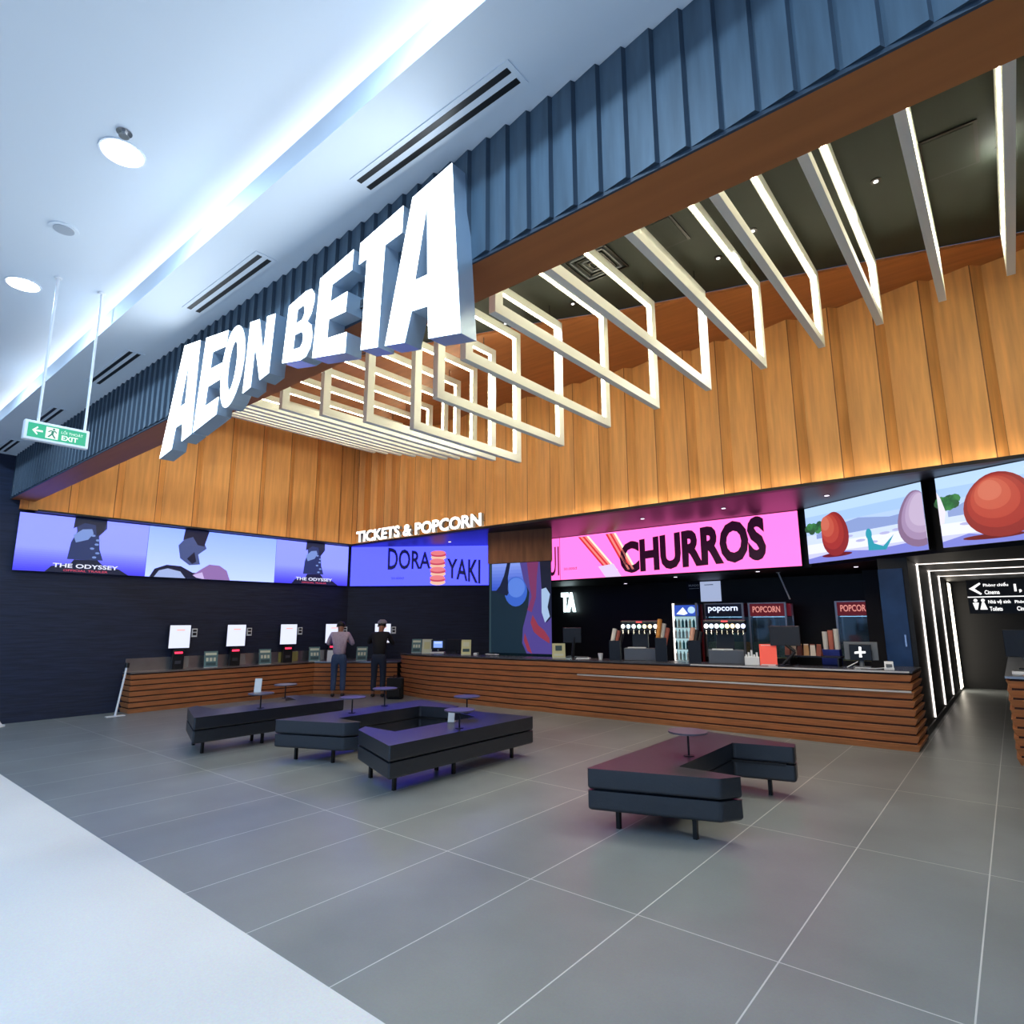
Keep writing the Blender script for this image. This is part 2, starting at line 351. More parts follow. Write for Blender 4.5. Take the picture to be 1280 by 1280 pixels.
def letter_mesh(ch, x0, x1, yf, yb, sh):
    cu = bpy.data.curves.new('l', 'CURVE'); cu.dimensions = '2D'; cu.fill_mode = 'BOTH'; cu.extrude = .5
    for loop in GL[ch]:
        s_ = cu.splines.new('POLY'); s_.points.add(len(loop)-1); s_.use_cyclic_u = True
        for q, (a, c) in zip(s_.points, loop): q.co = (a, c, 0, 1)
    o = bpy.data.objects.new('l', cu); COL.objects.link(o); bpy.context.view_layer.update()
    me = o.to_mesh(); vs = []
    for v in me.vertices:
        X = x0+(x1-x0)*v.co.x+sh*v.co.y; z = zb(X)+(zt(X)-zb(X))*v.co.y
        vs.append((X, yf if v.co.z > 0 else yb, z))
    fs = [tuple(p.vertices) for p in me.polygons]; fr = [all(me.vertices[k].co.z > 0 for k in f) for f in fs]
    o.to_mesh_clear(); bpy.data.objects.remove(o); bpy.data.curves.remove(cu)
    return vs, fs, fr
sg = thing('shop_sign', 'huge glowing white letters AEON BETA on the slate blue header', 'sign', (-4.1, 2.29, 3.12))
for ch, x0, x1, sh in [('A1', -6.10, -5.435, 0), ('E', -5.405, -4.975, .1), ('O', -4.975, -4.585, .06), ('N', -4.54, -4.145, .04), ('B', -3.96, -3.585, .045), ('E', -3.56, -3.175, .045), ('T', -3.08, -2.65, .02), ('A2', -2.765, -2.125, 0)]:
    vs, fs, fr = letter_mesh(ch, x0, x1, 2.16, 2.285, sh)
    side = MB().add(vs, [f for f, k in zip(fs, fr) if not k], M_signs).build('letter', sg)
    lip = .0
    side_face = MB().add([(a, c-.004, z) for a, c, z in vs], [f for f, k in zip(fs, fr) if k], M_sign).build('lit_face', side, True)
    side_face.data.transform(Matrix.Translation(-Vector(sg.location)))
    for q in side_face.data.polygons: q.use_smooth = False
MB().box(-6.0, -2.2, 2.262, 2.272, 3.68, 3.74, M_blk).build('mounting_rail', sg)

# ------------------------------------------------------------ hanging light frames
XS = {0: -5.27, 1: -4.6, 2: -3.94, 3: -3.3, 4: -2.67, 5: -2.05, 6: -1.43, 7: -.83, 8: -.22, 9: .4, 10: 1.0, 11: 1.6, 12: 2.2, 13: 2.8}
YF = {0: 6.59, 1: 6.71, 2: 6.86, 3: 7.02, 4: 7.2, 5: 7.44, 6: 7.68, 7: 7.86, 8: 8.0, 9: 8.1, 10: 8.2, 11: 8.3, 12: 8.4, 13: 8.5}
ZB = {0: 3.835, 1: 3.98, 2: 4.15, 3: 4.31, 4: 4.46, 5: 4.66, 6: 4.84, 7: 5.01, 8: 5.15, 9: 5.28, 10: 5.36, 11: 5.4, 12: 5.4, 13: 5.4}
YN = {0: 4.55, 1: 4.29, 2: 4.04, 3: 3.75}
hoops = []
for i in range(-9, 12):
    if i >= 0:
        x, yf, z0 = XS[i], YF[i], ZB[i]; yn = YN.get(i, max(2.85, 3.75-.22*(i-3)))
    else:
        k = -i; x = -5.27-.65*k; yf = min(8.75, 6.59+[0, .19, .46, .73, 1.06, 1.27, 1.42, 1.6, 1.75, 1.9, 2.0, 2.05][k]); z0 = 3.835+.18*k; yn = max(2.85, 4.55-.2*k)
        if z0 > 5.5: z0 = 5.5
    hoops.append((i, x, yn, yf, z0))
for (i, x, yn, yf, z0) in hoops:
    z1 = 5.82
    OR_ = ['', 'first', 'second', 'third', 'fourth', 'fifth', 'sixth', 'seventh', 'eighth', 'ninth', 'tenth', 'eleventh']
    if i > 0: lab = 'lit white rectangular hoop, %s to the right of the lowest hanging one' % OR_[i]
    elif i == 0: lab = 'lowest hanging of the white rectangular lit hoops under the black ceiling'
    else: lab = 'lit white rectangular hoop, %s to the left of the lowest hanging one' % OR_[-i]
    t = thing('pendant_light', lab, 'ceiling light', (x, (yn+yf)/2, z1), group='row of lit rectangular hoops')
    d, h = .075, .105   # thickness across, bar height
    mb = MB(); xa, xb = x-d/2, x+d/2
    o_ = [(yn, z0), (yf, z0), (yf, z1), (yn, z1)]; n_ = [(yn+h, z0+h), (yf-h, z0+h), (yf-h, z1-h), (yn+h, z1-h)]
    vs = [(xx, y, z) for xx in (xa, xb) for (y, z) in o_+n_]
    fs = []
    for k in range(4):
        j = (k+1) % 4
        fs += [(k, j, 4+j, 4+k), (8+k, 12+k, 12+j, 8+j), (k, 8+k, 8+j, j), (4+k, 4+j, 12+j, 12+k)]
    mb.add(vs, fs, M_frame); mb.build('frame', t)
    mb = MB(); e = .004; s0 = x-.018; s1 = x+.018
    a, c, f, g_ = yn+h+e, yf-h-e, z0+h+e, z1-h-e
    mb.quad((s0, c, f), (s1, c, f), (s1, c, g_), (s0, c, g_), M_led)
    mb.quad((s0, a, g_), (s0, c, g_), (s1, c, g_), (s1, a, g_), M_led)
    mb.quad((s0, a, f), (s1, a, f), (s1, a, g_), (s0, a, g_), M_led)
    mb.build('led_strip', t)
    for yy in (yn+.25, yf-.25): MB().tube((x, yy, z1), (x, yy, 6.0), .006, M_blk, 6).build('suspension_wire', t)
# black ceiling fittings
for (x, y, lab) in [(-.583, 6.58, 'small ceiling spotlight between the two rightmost lit hoops'), (-1.816, 6.59, 'small ceiling spotlight seen between the second and third lit hoops'), (-2.32, 6.86, 'small ceiling spotlight right beside a bright hoop, above the fourth wall fold'),
                    (-4.31, 6.62, 'small glowing ceiling spotlight near the edge of the oak ceiling field'), (-5.41, 6.45, 'small glowing ceiling spotlight just right of the last big sign letter'), (.415, 6.82, 'round ceiling fitting right of the rightmost hoop')]:
    t = thing('ceiling_spotlight', lab, 'spotlight', (x, y, 6.0), group='black ceiling spotlights')
    MB().cyl((0, 0), .05, -.01, 0, M_blk, 18).build('ring', t, True)
    MB().cyl((0, 0), .022, -.014, -.01, glow('#ffffff', 2.5), 12).build('bulb', t, True)
    l = bpy.data.lights.new('spot_lamp', 'SPOT'); l.energy = 90; l.spot_size = R(95); l.spot_blend = .6; l.shadow_soft_size = .06; l.color = (1, .97, .93)
    lo = bpy.data.objects.new('lamp', l); COL.objects.link(lo); lo.parent = t; lo.location = (0, 0, -.03)
for (x0, x1, y0, y1, lab) in [(-2.79, -2.42, 5.7, 6.26, 'black square hatch in the black ceiling beside the hoops'), (-.2, .25, 6.26, 6.92, 'large flush access panel in the black ceiling at the right')]:
    t = thing('ceiling_hatch', lab, 'hatch', ((x0+x1)/2, (y0+y1)/2, 6.0))
    MB().box(x0, x1, y0, y1, 5.985, 6.0, M_blk).build('frame', t); MB().box(x0+.03, x1-.03, y0+.03, y1-.03, 5.98, 5.986, M_black).build('panel', t)
t = thing('ceiling_diffuser', 'square black louvred air diffuser in the black ceiling behind a hoop', 'vent', (-3.55, 6.0, 6.0))
mb = MB()
for k in range(5):
    a = .3-.055*k
    for q in ((-a, a, -a, -a+.02), (-a, a, a-.02, a), (-a, -a+.02, -a, a), (a-.02, a, -a, a)): mb.box(q[0], q[1], q[2], q[3], -.02+.002*k, 0, M_grey if k % 2 else M_blk)
mb.build('louvres', t, True)

# ------------------------------------------------------------ soffit lights under the oak wall and in the bar ceiling
for (x, y, z, lab) in [(-3.51, 9.78, 3.41, 'tiny lit downlight in the purple soffit above the middle of the pink screen'), (-5.02, 9.85, 3.41, 'tiny lit downlight in the purple soffit near the left of the pink screen'), (-1.95, 9.75, 3.41, 'tiny lit downlight in the soffit above the left landscape screen'),
                       (-9.99, 9.87, 3.41, 'tiny lit downlight in the blue soffit under the ticket lettering'), (-5.23, 11.6, 2.455, 'small downlight in the bar ceiling left of the dark wall poster'), (-3.5, 11.27, 2.455, 'small downlight in the bar ceiling right of the white wall poster'),
                       (-7.09, 12.9, 2.455, 'small dim downlight in the bar ceiling over the glowing letters'), (-1.94, 11.36, 2.455, 'small downlight in the bar ceiling under the left landscape screen')]:
    t = thing('soffit_downlight', lab, 'downlight', (x, y, z), group='tiny soffit downlights')
    MB().cyl((0, 0), .045, -.006, 0, M_blk, 16).build('ring', t, True); MB().cyl((0, 0), .033, -.01, -.006, glow('#f4e6ff', 2.2), 14).build('lens', t, True)

# ------------------------------------------------------------ screens
def fin(p, name, lab, group='LED screens above the counters'):
    t = thing(name, lab, 'screen', p.o, group=group)
    return t
def screen(o, q, H, lab, draw):
    o = Vector(o); q = Vector(q); W = (q-o).length; r = (q-o).normalized()
    t = thing('led_screen', lab, 'screen', o, group='LED screens above the counters')
    c = Pic(o, r); c.slab(0, W, 0, H, .04, M_plas); c.mb.build('cabinet', t)
    p = Pic(o+c.n*.003, r); draw(p, W, H); p.mb.build('display', t)
    return t
def clipc(W, H, pts): return [(min(max(a, 0), W), min(max(b_, 0), H)) for a, b_ in pts]
def odyssey(p, W, H):
    n = 26; top = (150, 160, 250); bot = (84, 84, 205)
    for k in range(n):
        f = (k+.5)/n; g_ = max(0, 1-f*2.4)
        c = '#%02x%02x%02x' % tuple(int(a*(1-g_)+b_*g_) for a, b_ in zip((148, 160, 248), (70, 66, 178)))
        p.rect(0, W, H*k/n, H*(k+1)/n, glowb(c, .8), 0)
    dk = glow('#15203f', .7); md = glow('#27396e', .7); lt = glow('#7d9be0', .7)
    cx = W*.52
    p.poly([(W*.22, 0), (W*.26, .1*H), (W*.4, .17*H), (W*.42, .24*H), (W*.6, .25*H), (W*.65, .15*H), (W*.78, .1*H), (W*.86, 0)], dk, 1)
    p.poly([(cx-.3, .24*H), (cx-.27, .55*H), (cx-.2, .75*H), (cx-.24, H), (cx+.24, H), (cx+.25, .85*H), (cx+.14, .7*H), (cx+.17, .45*H), (cx+.24, .25*H)], md, 2)
    p.poly([(cx-.25, .68*H), (cx-.12, .8*H), (cx+.02, .82*H), (cx+.05, .74*H), (cx-.02, .62*H), (cx-.2, .55*H)], lt, 3)
    p.poly([(cx-.25, H), (cx-.26, .8*H), (cx-.1, .92*H), (cx+.07, .9*H), (cx+.1, .7*H), (cx+.2, .78*H), (cx+.24, H)], dk, 4)
    for k in range(6): p.ell(cx+.1+.05*math.sin(k*2.2), (.3+.08*k)*H, .035, .02, lt, 5, 8)
    p.text('THE ODYSSEY', W*.27, .085*H, W*.5, .075*H, glow('#dfe4ff', .9), 6, .02)
    p.text('OFFICIAL TRAILER', W*.35, .02*H, W*.34, .038*H, glow('#d8506a', .8), 6, .01)
def sky(p, W, H):
    n = 22
    for k in range(n):
        f = k/(n-1); c = '#%02x%02x%02x' % (int(196-44*f), int(218-34*f), int(255))
        p.rect(0, W, H*k/n, H*(k+1)/n, glowb(c, .8), 0)
    dk = glow('#141c3c', .7); md = glow('#4a5a90', .7); lt = glow('#9fb2e4', .8); pk = glow('#8f6fae', .8)
    p.poly([(W*.25, H), (W*.25, .8*H), (W*.21, .66*H), (W*.23, .4*H), (W*.3, .27*H), (W*.38, .3*H), (W*.36, .5*H), (W*.42, .64*H), (W*.38, .85*H), (W*.43, H)], md, 1)
    p.poly([(W*.25, H), (W*.24, .78*H), (W*.31, .86*H), (W*.35, .7*H), (W*.4, .68*H), (W*.43, H)], dk, 2)
    p.poly([(W*.33, .55*H), (W*.35, .35*H), (W*.32, .3*H), (W*.28, .4*H)], dk, 2)
    p.poly([(W*.03, 0), (W*.06, .16*H), (W*.14, .25*H), (W*.24, .24*H), (W*.33, .12*H), (W*.4, .12*H), (W*.4, 0)], dk, 3)
    p.poly([(W*.06, 0), (W*.09, .13*H), (W*.15, .18*H), (W*.24, .13*H), (W*.28, 0)], lt, 4)
    p.poly([(W*.33, .07*H), (W*.4, .22*H), (W*.45, .31*H), (W*.53, .3*H), (W*.59, .2*H), (W*.62, 0), (W*.4, 0)], pk, 5)
    p.poly([(W*.33, .07*H), (W*.4, .14*H), (W*.42, 0), (W*.36, .02*H)], glow('#c9b8ea', .8), 6)
def dora(p, W, H):
    p.rect(0, W, 0, H, glowb('#5a60fa', 1.05, (1, 1, 2.4)), 0)
    tx = glow('#121250', .6)
    p.wtext('DORA', W*.27, W*.31, lambda u: (H*.40+H*.02*u, H*(.58-.16*u)), tx, 1, .02)
    p.wtext('YAKI', W*.70, W*.24, lambda u: (H*(.2-.17*u), H*(.48+.13*u)), tx, 1, .02)
    p.text('50.000đ', W*.3, H*.16, W*.09, H*.06, tx, 1, .0)
    x = W*.635; cr = glow('#e8b9a0', .85); rd = glow('#c2425c', .8); br = glow('#e07a80', .85)
    for k in range(4):
        z = H*(.08+.21*k)
        p.ell(x+.03*math.sin(k*3), z, .19, .075, cr, 2+k); p.ell(x+.03*math.sin(k*3), z+.065, .2, .055, rd, 3+k)
        p.ell(x-.01+.03*math.sin(k*3), z+.11, .19, .06, br, 4+k)
def churL(p, W, H):
    p.rect(0, W, 0, H, glowb('#ee74cc', 1.0, (1.7, 1, 1.1)), 0)
    p.text('UI', W*.7, H*.1, W*.28, H*.7, glow('#3a0a2a', .5), 1, .0)
def chur(p, W, H):
    p.rect(0, W, 0, H, glowb('#f07ccf', 1.0, (1.7, 1, 1.1)), 0)
    tx = glow('#33082a', .5); rd = glow('#d8333c', .85); lr = glow('#f08a80', .85); cr = glow('#ffe9d0', .9); pp = glow('#d9c4ea', .9)
    for (a, b_, wd) in ((.10, .24, .055), (.24, .33, .05)):
        for k, c in enumerate((rd, lr, rd, lr, cr)):
            u0 = a*W+k*wd*W/5; v0 = b_*W+k*wd*W/5
            p.poly([(v0, .14*H), (v0+wd*W/5, .14*H), (u0+wd*W/5, .97*H), (u0, .97*H)], c, 1+k % 2)
    p.poly([(.2*W, .25*H), (.275*W, .29*H), (.31*W, 0), (.235*W, 0)], pp, 4)
    p.wtext('CHURROS', .305*W, .585*W, lambda u: (H*(.05+.10*u), H*(.68+.17*u)), tx, 2, .05)
    p.text('50.000đ', .02*W, .22*H, .07*W, .06*H, tx, 1, .0)
def land(p, W, H, k):
    for j, c in enumerate(('#c9cdf6', '#e8ecff', '#cddcff', '#b3cdfb', '#a5c6fa', '#b8d6fc')):
        p.rect(0, W, H*j/6, H*(j+1)/6, glow(c, .85), 0)
    p.poly([(W*.1, .5*H), (W*.3, .6*H), (W*.5, .66*H), (W*.75, .58*H), (W, .62*H), (W, .45*H), (W*.1, .42*H)], glow('#8ea3d8', .8), 1)
    p.poly([(0, 0), (W, 0), (W, .16*H), (W*.6, .1*H), (W*.3, .16*H), (0, .08*H)], glow('#7f86dc', .8), 1)
    for j in range(10): p.ell(W*(.02+.02*j), H*(.62+.05*math.sin(j*2.3)), .07, .06, glow('#3f8a4c' if j % 2 else '#2a5a3a', .7), 2, 9)
    for j in range(7): p.ell(W*(.3+.1*j), H*(.3+.08*math.sin(j*1.7)), .09, .02, glow('#b7b9e6', .8), 2, 9)
    red = glow('#a8352c', .8); rl = glow('#d8664e', .8); rdk = glow('#6b1a1c', .8)
    if k == 0:
        for q, c in enumerate(('#8f2c2a', '#a5352e', '#b84638', '#c65a46', '#d06e58')):
            f = 1-.17*q; p.poly(clipc(W, H, [(W*(.28-.02*q)+W*.125*f*math.cos(R(a_*12))*(1-.12*math.sin(R(a_*12))), H*(.46+.05*q)+H*.38*f*math.sin(R(a_*12))) for a_ in range(30)]), glow(c, .8), 4+q)
        p.ell(W*.28, .1*H, W*.14, .035*H, rdk, 3)
        tq = glow('#2f9fb4', .8)
        p.poly([(W*.56, .1*H), (W*.56, .3*H), (W*.59, .34*H), (W*.61, .2*H), (W*.68, .14*H), (W*.77, .3*H), (W*.7, .08*H)], tq, 3); p.ell(W*.575, .36*H, W*.025, .09*H, tq, 4)
        for q, c in enumerate(('#8a6f90', '#a78fb4', '#b9a4c6', '#c8b6d4')):
            f = 1-.14*q; p.poly(clipc(W, H, [(W*(.95+.01*q)+W*.14*f*math.cos(R(a_*12))*(1-.25*math.sin(R(a_*12))), H*(.48+.04*q)+H*.42*f*math.sin(R(a_*12))) for a_ in range(30)]), glow(c, .8), 4+q)
    else:
        p.poly([(0, .32*H), (W*.05, .34*H), (W*.08, .5*H), (W*.04, .7*H), (0, .8*H)], glow('#e6e2f2', .85), 3)
        for q, c in enumerate(('#8f2c2a', '#a5352e', '#b84638', '#c65a46', '#d06e58')):
            f = 1-.17*q; p.poly(clipc(W, H, [(W*(.66-.02*q)+W*.38*f*math.cos(R(a_*12))*(1-.12*math.sin(R(a_*12))), H*(.5+.05*q)+H*.43*f*math.sin(R(a_*12))) for a_ in range(30)]), glow(c, .8), 4+q)
        p.ell(W*.55, .09*H, W*.32, .035*H, rdk, 3)
YZ = 2.44; SH = .965
screen((XL+.06, 2.43, YZ), (XL+.06, 4.40, YZ), SH, 'leftmost purple LED screen on the left wall with a film title', odyssey)
screen((XL+.06, 4.405, YZ), (XL+.06, 7.01, YZ), SH, 'pale blue sky LED screen on the left wall between two purple ones', sky)
screen((XL+.06, 7.015, YZ), (XL+.06, 8.93, YZ), SH, 'purple film title LED screen at the inner corner of the left wall', odyssey)
screen((-12.56, 9.0, YZ), (-9.76, 10.99, YZ), SH, 'violet LED screen reading DORAYAKI with a stack of pancakes', dora)
screen((-8.72, 11.03, 2.47), (-7.66, 11.0, 2.47), .93, 'narrow pink LED screen ending in the letters UI beside the column', churL)
screen((-7.65, 11.0, 2.47), (-2.63, 10.79, 2.47), .93, 'long pink LED screen reading CHURROS above the snack counter', chur)
screen((-2.50, 10.73, 2.49), (-.765, 9.55, 2.49), .91, 'landscape LED screen with one red boulder and a turquoise plant', lambda p, W, H: land(p, W, H, 0))
screen((-.60, 9.44, 2.49), (.34, 8.99, 2.49), .91, 'rightmost landscape LED screen with one big red boulder', lambda p, W, H: land(p, W, H, 1))
# TICKETS & POPCORN letters on the oak wall
t = thing('lettering_sign', 'glowing white letters TICKETS & POPCORN on the oak wall', 'sign', (-12.2, 8.9, 3.46))
vs, fs = text_mesh('TICKETS & POPCORN', 4.12, .27, .03, .045, 1.0)
fr_ = [all(vs[k][2] > 0 for k in f) for f in fs]; v3 = [(-12.2+a, 8.9-c*.9, 3.47+b_) for a, b_, c in vs]
mb = MB(); mb.add(v3, [f for f, k in zip(fs, fr_) if k], mat('sign_small', '#ffffff', .5, emit='#ffffff', es=1.9)); mb.add(v3, [f for f, k in zip(fs, fr_) if not k], M_signs); mb.build('letters', t)
mb = MB()
for k in range(9): mb.box(-12.1+.5*k, -12.08+.5*k, 8.93, 9.0, 3.58, 3.6, M_steel)
mb.build('standoffs', t)

# ------------------------------------------------------------ mirror-clad column with oak band
colp = [(-8.36, 9.45), (-6.98, 9.72), (-7.65, 10.5), (-8.6, 10.3)]
struct(MB().prism(colp, 0, 2.76, mat('column_glass', '#0f2a33', .12)).build('trim_6'))
struct(MB().prism([(-8.385, 9.41), (-6.93, 9.69), (-7.62, 10.55), (-8.62, 10.35)], 2.76, 3.41, mat('oak_band', '#8f5c38', .5, noise=.25, nscale=2.2, stretch=(5, 5, .7))).build('trim_7'))
t = thing('column_reflection', 'shiny column face with blue and purple reflections drawn as a glowing picture', 'screen', (-8.36, 9.42, .95))
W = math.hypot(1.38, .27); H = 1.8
p = Pic((-8.36, 9.435, .95), (1.38, .27, 0)); Hh = H  # mirror reflections painted as glowing shapes on the column face
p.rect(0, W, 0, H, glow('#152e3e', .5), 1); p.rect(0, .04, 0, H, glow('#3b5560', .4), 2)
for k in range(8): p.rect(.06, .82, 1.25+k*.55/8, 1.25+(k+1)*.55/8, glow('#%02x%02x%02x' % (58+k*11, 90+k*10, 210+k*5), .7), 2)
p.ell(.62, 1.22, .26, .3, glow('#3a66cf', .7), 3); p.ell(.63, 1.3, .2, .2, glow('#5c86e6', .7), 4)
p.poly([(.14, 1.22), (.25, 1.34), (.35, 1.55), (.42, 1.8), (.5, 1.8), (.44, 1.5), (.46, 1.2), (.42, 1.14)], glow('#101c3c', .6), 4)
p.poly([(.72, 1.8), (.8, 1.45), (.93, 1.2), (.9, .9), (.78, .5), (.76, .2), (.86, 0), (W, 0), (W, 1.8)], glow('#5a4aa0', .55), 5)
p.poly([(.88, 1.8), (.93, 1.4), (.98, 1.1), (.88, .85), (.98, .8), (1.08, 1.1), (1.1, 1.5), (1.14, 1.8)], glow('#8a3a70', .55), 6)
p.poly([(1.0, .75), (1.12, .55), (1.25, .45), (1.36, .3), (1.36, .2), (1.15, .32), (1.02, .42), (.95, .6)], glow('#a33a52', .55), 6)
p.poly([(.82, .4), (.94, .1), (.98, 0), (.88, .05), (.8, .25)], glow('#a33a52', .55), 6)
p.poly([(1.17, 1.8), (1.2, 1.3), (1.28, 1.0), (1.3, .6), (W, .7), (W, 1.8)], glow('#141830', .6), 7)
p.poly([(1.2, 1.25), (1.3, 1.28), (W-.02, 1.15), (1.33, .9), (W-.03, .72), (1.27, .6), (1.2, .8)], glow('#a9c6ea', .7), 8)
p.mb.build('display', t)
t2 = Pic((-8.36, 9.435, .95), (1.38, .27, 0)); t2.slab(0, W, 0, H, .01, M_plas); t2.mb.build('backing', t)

# ------------------------------------------------------------ counters
def offset_path(path, d):
    out = []
    for i, p in enumerate(path):
        ns = []
        for a, c in ((i-1, i), (i, i+1)):
            if a >= 0 and c < len(path):
                v = Vector((path[c][0]-path[a][0], path[c][1]-path[a][1])); ns.append(Vector((v.y, -v.x)).normalized())
        n = sum(ns, Vector((0, 0))); n = n.normalized(); n = n/max(.5, n.dot(ns[0]))
        out.append((p[0]+n.x*d, p[1]+n.y*d))
    return out
def slat_front(path, zt_, n, name, parent, first=.0):
    mb = MB()
    for k in range(n):
        a, c = k/n, (k+1)/n; g_ = .24/n
        for (f0, f1, d0, d1, m_) in ((a, c-g_, .0, .03, M_cw), (c-g_, c, -.012, -.012, M_cg)):
            p0 = offset_path(path, d0); p1 = offset_path(path, d1)
            for i in range(len(path)-1):
                A, B = path[i], path[i+1]
                mb.quad((p0[i][0], p0[i][1], .0+zt_(A[0])*f0), (p0[i+1][0], p0[i+1][1], zt_(B[0])*f0), (p1[i+1][0], p1[i+1][1], zt_(B[0])*f1), (p1[i][0], p1[i][1], zt_(A[0])*f1), m_)
                if m_ is M_cw:
                    q = offset_path(path, -.012)
                    mb.quad((p1[i][0], p1[i][1], zt_(A[0])*f1), (p1[i+1][0], p1[i+1][1], zt_(B[0])*f1), (q[i+1][0], q[i+1][1], zt_(B[0])*f1), (q[i][0], q[i][1], zt_(A[0])*f1), m_)
                    mb.quad((p0[i][0], p0[i][1], zt_(A[0])*f0), (q[i][0], q[i][1], zt_(A[0])*f0), (q[i+1][0], q[i+1][1], zt_(B[0])*f0), (p0[i+1][0], p0[i+1][1], zt_(B[0])*f0), m_)
    return mb.build(name, parent)
def ctop(x): return .885+.07*(min(max(x, -10.7), -1.07)+10.7)/9.63
cpath = [(-10.7, 9.12)]
for k in range(1, 25):
    x = -10.7+k*9.63/24
    y = 8.93+.02*math.sin(k*.9) if x > -7 else 8.87+.22*max(0, (-9.6-x)/1.1)
    if x > -6: y = 8.94+.15*(x+6)/5
    cpath.append((x, y))
cpath[-1] = (-1.09, 9.1)
full = cpath+[(-1.09, 10.02)]
t = thing('snack_counter', 'long curving brown wooden slatted counter with a dark top', 'counter', (-5.5, 9.1, 0))
slat_front(full, lambda x: ctop(x)-.02, 9, 'slatted_front', t)
mb = MB(); back = [(x, y+.62) for x, y in cpath][::-1]; back[0] = (-1.12, 10.06); back[-1] = (-10.7, 9.75)
fr = offset_path(full, .035)
poly = fr+[(-1.5, 10.06)]+back[1:]
n = len(poly)
mb.add([(a, c, ctop(a)) for a, c in poly]+[(a, c, ctop(a)-.022) for a, c in poly], [tuple(range(n))]+[(i, n+i, n+(i+1) % n, (i+1) % n) for i in range(n)], M_stone)
mb.build('countertop', t)
inn = offset_path(full, -.02)
mb = MB().prism(inn+[(-1.5, 10.04)]+back[1:-1]+[(-10.68, 9.74)], 0, .86, M_plas); mb.build('body', t)
mb = MB()
rl = [q for q in cpath if q[0] > -6.0]; ro = offset_path(rl, .045); ri = offset_path(rl, .02)
for i in range(len(rl)-1):
    for (z0, z1) in ((.668, .69),):
        zz = lambda x: (x+6)*.006
        a, c, d, e_ = ro[i], ro[i+1], ri[i+1], ri[i]
        mb.quad((a[0], a[1], z0+zz(a[0])), (c[0], c[1], z0+zz(c[0])), (c[0], c[1], z1+zz(c[0])), (a[0], a[1], z1+zz(a[0])), M_rail)
        mb.quad((a[0], a[1], z1+zz(a[0])), (c[0], c[1], z1+zz(c[0])), (d[0], d[1], z1+zz(c[0])), (e_[0], e_[1], z1+zz(a[0])), M_rail)
mb.build('steel_rail', t)
mb = MB(); st = [q for q in cpath if q[0] > -4.2]; so = offset_path(st, .04)
for i in range(len(st)-1):
    a, c = so[i], so[i+1]
    mb.quad((a[0], a[1], ctop(a[0])-.02), (c[0], c[1], ctop(c[0])-.02), (c[0], c[1], ctop(c[0])+.001), (a[0], a[1], ctop(a[0])+.001), M_rail)
mb.build('steel_edge', t)
# ticket counter
tp = [(XL+.02, 4.25), (-12.27, 4.25), (-12.27, 7.93), (-10.74, 9.04)]
t = thing('ticket_counter', 'lower brown wooden slatted counter along the left wall', 'counter', (-12.3, 6.6, 0))
slat_front(tp[0:], lambda x: .68, 7, 'slatted_front', t)
f2 = offset_path(tp, .03)
MB().prism(f2[1:]+[(-10.76, 9.62), (-11.3, 9.94), (XL+.01, 8.97), (XL+.01, 4.23)], .68, .7, M_steel, M_steel).build('countertop', t)
MB().prism(offset_path(tp, -.02)[1:]+[(-10.78, 9.6), (-11.3, 9.9), (XL+.02, 8.95), (XL+.02, 4.27)], 0, .68, M_plas).build('body', t)
t = thing('backsplash', 'low steel backsplash on the dark wall behind the ticket kiosks', 'panel', (-12.6, 6.6, .7))
MB().box(XL+.003, XL+.03, 4.25, 8.95, .7, .93, M_steel).build('steel_panel', t)
for i, (a, c, cc) in enumerate(((5.02, 5.35, '#8d8f92'), (7.25, 7.72, '#9c9a5c'), (8.0, 8.4, '#b5b9bd'), (6.2, 6.5, '#8d8f92'))):
    MB().box(XL+.03, XL+.034, a, c, .71, .92, mat('film%d' % i, cc, .4)).build('coloured_film', t)
# right counter
t = thing('corner_counter', 'wooden slatted counter cut off by the right edge', 'counter', (.4, 10.5, 0))
rp = [(-.13, 13.5), (-.13, 9.0), (1.6, 9.0)]
slat_front(rp, lambda x: .93, 9, 'slatted_front', t)
MB().box(-.165, 1.6, 8.965, 13.5, .93, .955, M_steel).build('countertop', t)
MB().box(-.11, 1.6, 9.02, 13.5, 0, .93, M_plas).build('body', t)

# ------------------------------------------------------------ tunnel light lines, end bar, direction sign
for k, y in enumerate((11.5, 13.25, 15.1)):
    t = thing('light_line', ['nearest', 'second', 'third and deepest'][k]+' thin glowing line framing the dark passage', 'light', (-1.09, y, 0), group='glowing portal lines')
    mb = MB(); mb.box(-1.119, -1.095, y-.009, y+.009, .12, 2.45, M_ledw).build('upright', t)
    MB().box(-1.119, 3.3, y-.009, y+.009, 2.442, 2.454, M_ledw).build('lintel', t)
t = thing('light_bar', 'wide bright upright light bar at the end of the dark passage', 'light', (-1.08, 17.6, 0))
MB().box(-1.119, -1.09, 16.9, 17.6, .06, 2.4, glow('#fff4e0', 3.5)).build('diffuser', t)
MB().box(-1.119, -1.1, 16.85, 16.9, .04, 2.44, M_blk).box(-1.119, -1.1, 17.6, 17.65, .04, 2.44, M_blk).build('housing', t)
t = thing('direction_sign', 'black hanging sign with white arrow and toilet symbols', 'sign', (-.72, 17.0, 1.7))
p = Pic((-.76, 16.97, 1.7), (1, 0, 0)); p.slab(0, 2.4, 0, .74, .05, M_plas); p.mb.build('sign_box', t)
wg = glow('#f4f4f4', 1.1); p = Pic((-.76, 16.965, 1.7), (1, 0, 0))
p.rect(0, 2.4, .355, .375, wg, 1)
p.poly([(.04, .55), (.24, .68), (.26, .65), (.14, .55), (.26, .44), (.24, .41)], wg, 1)
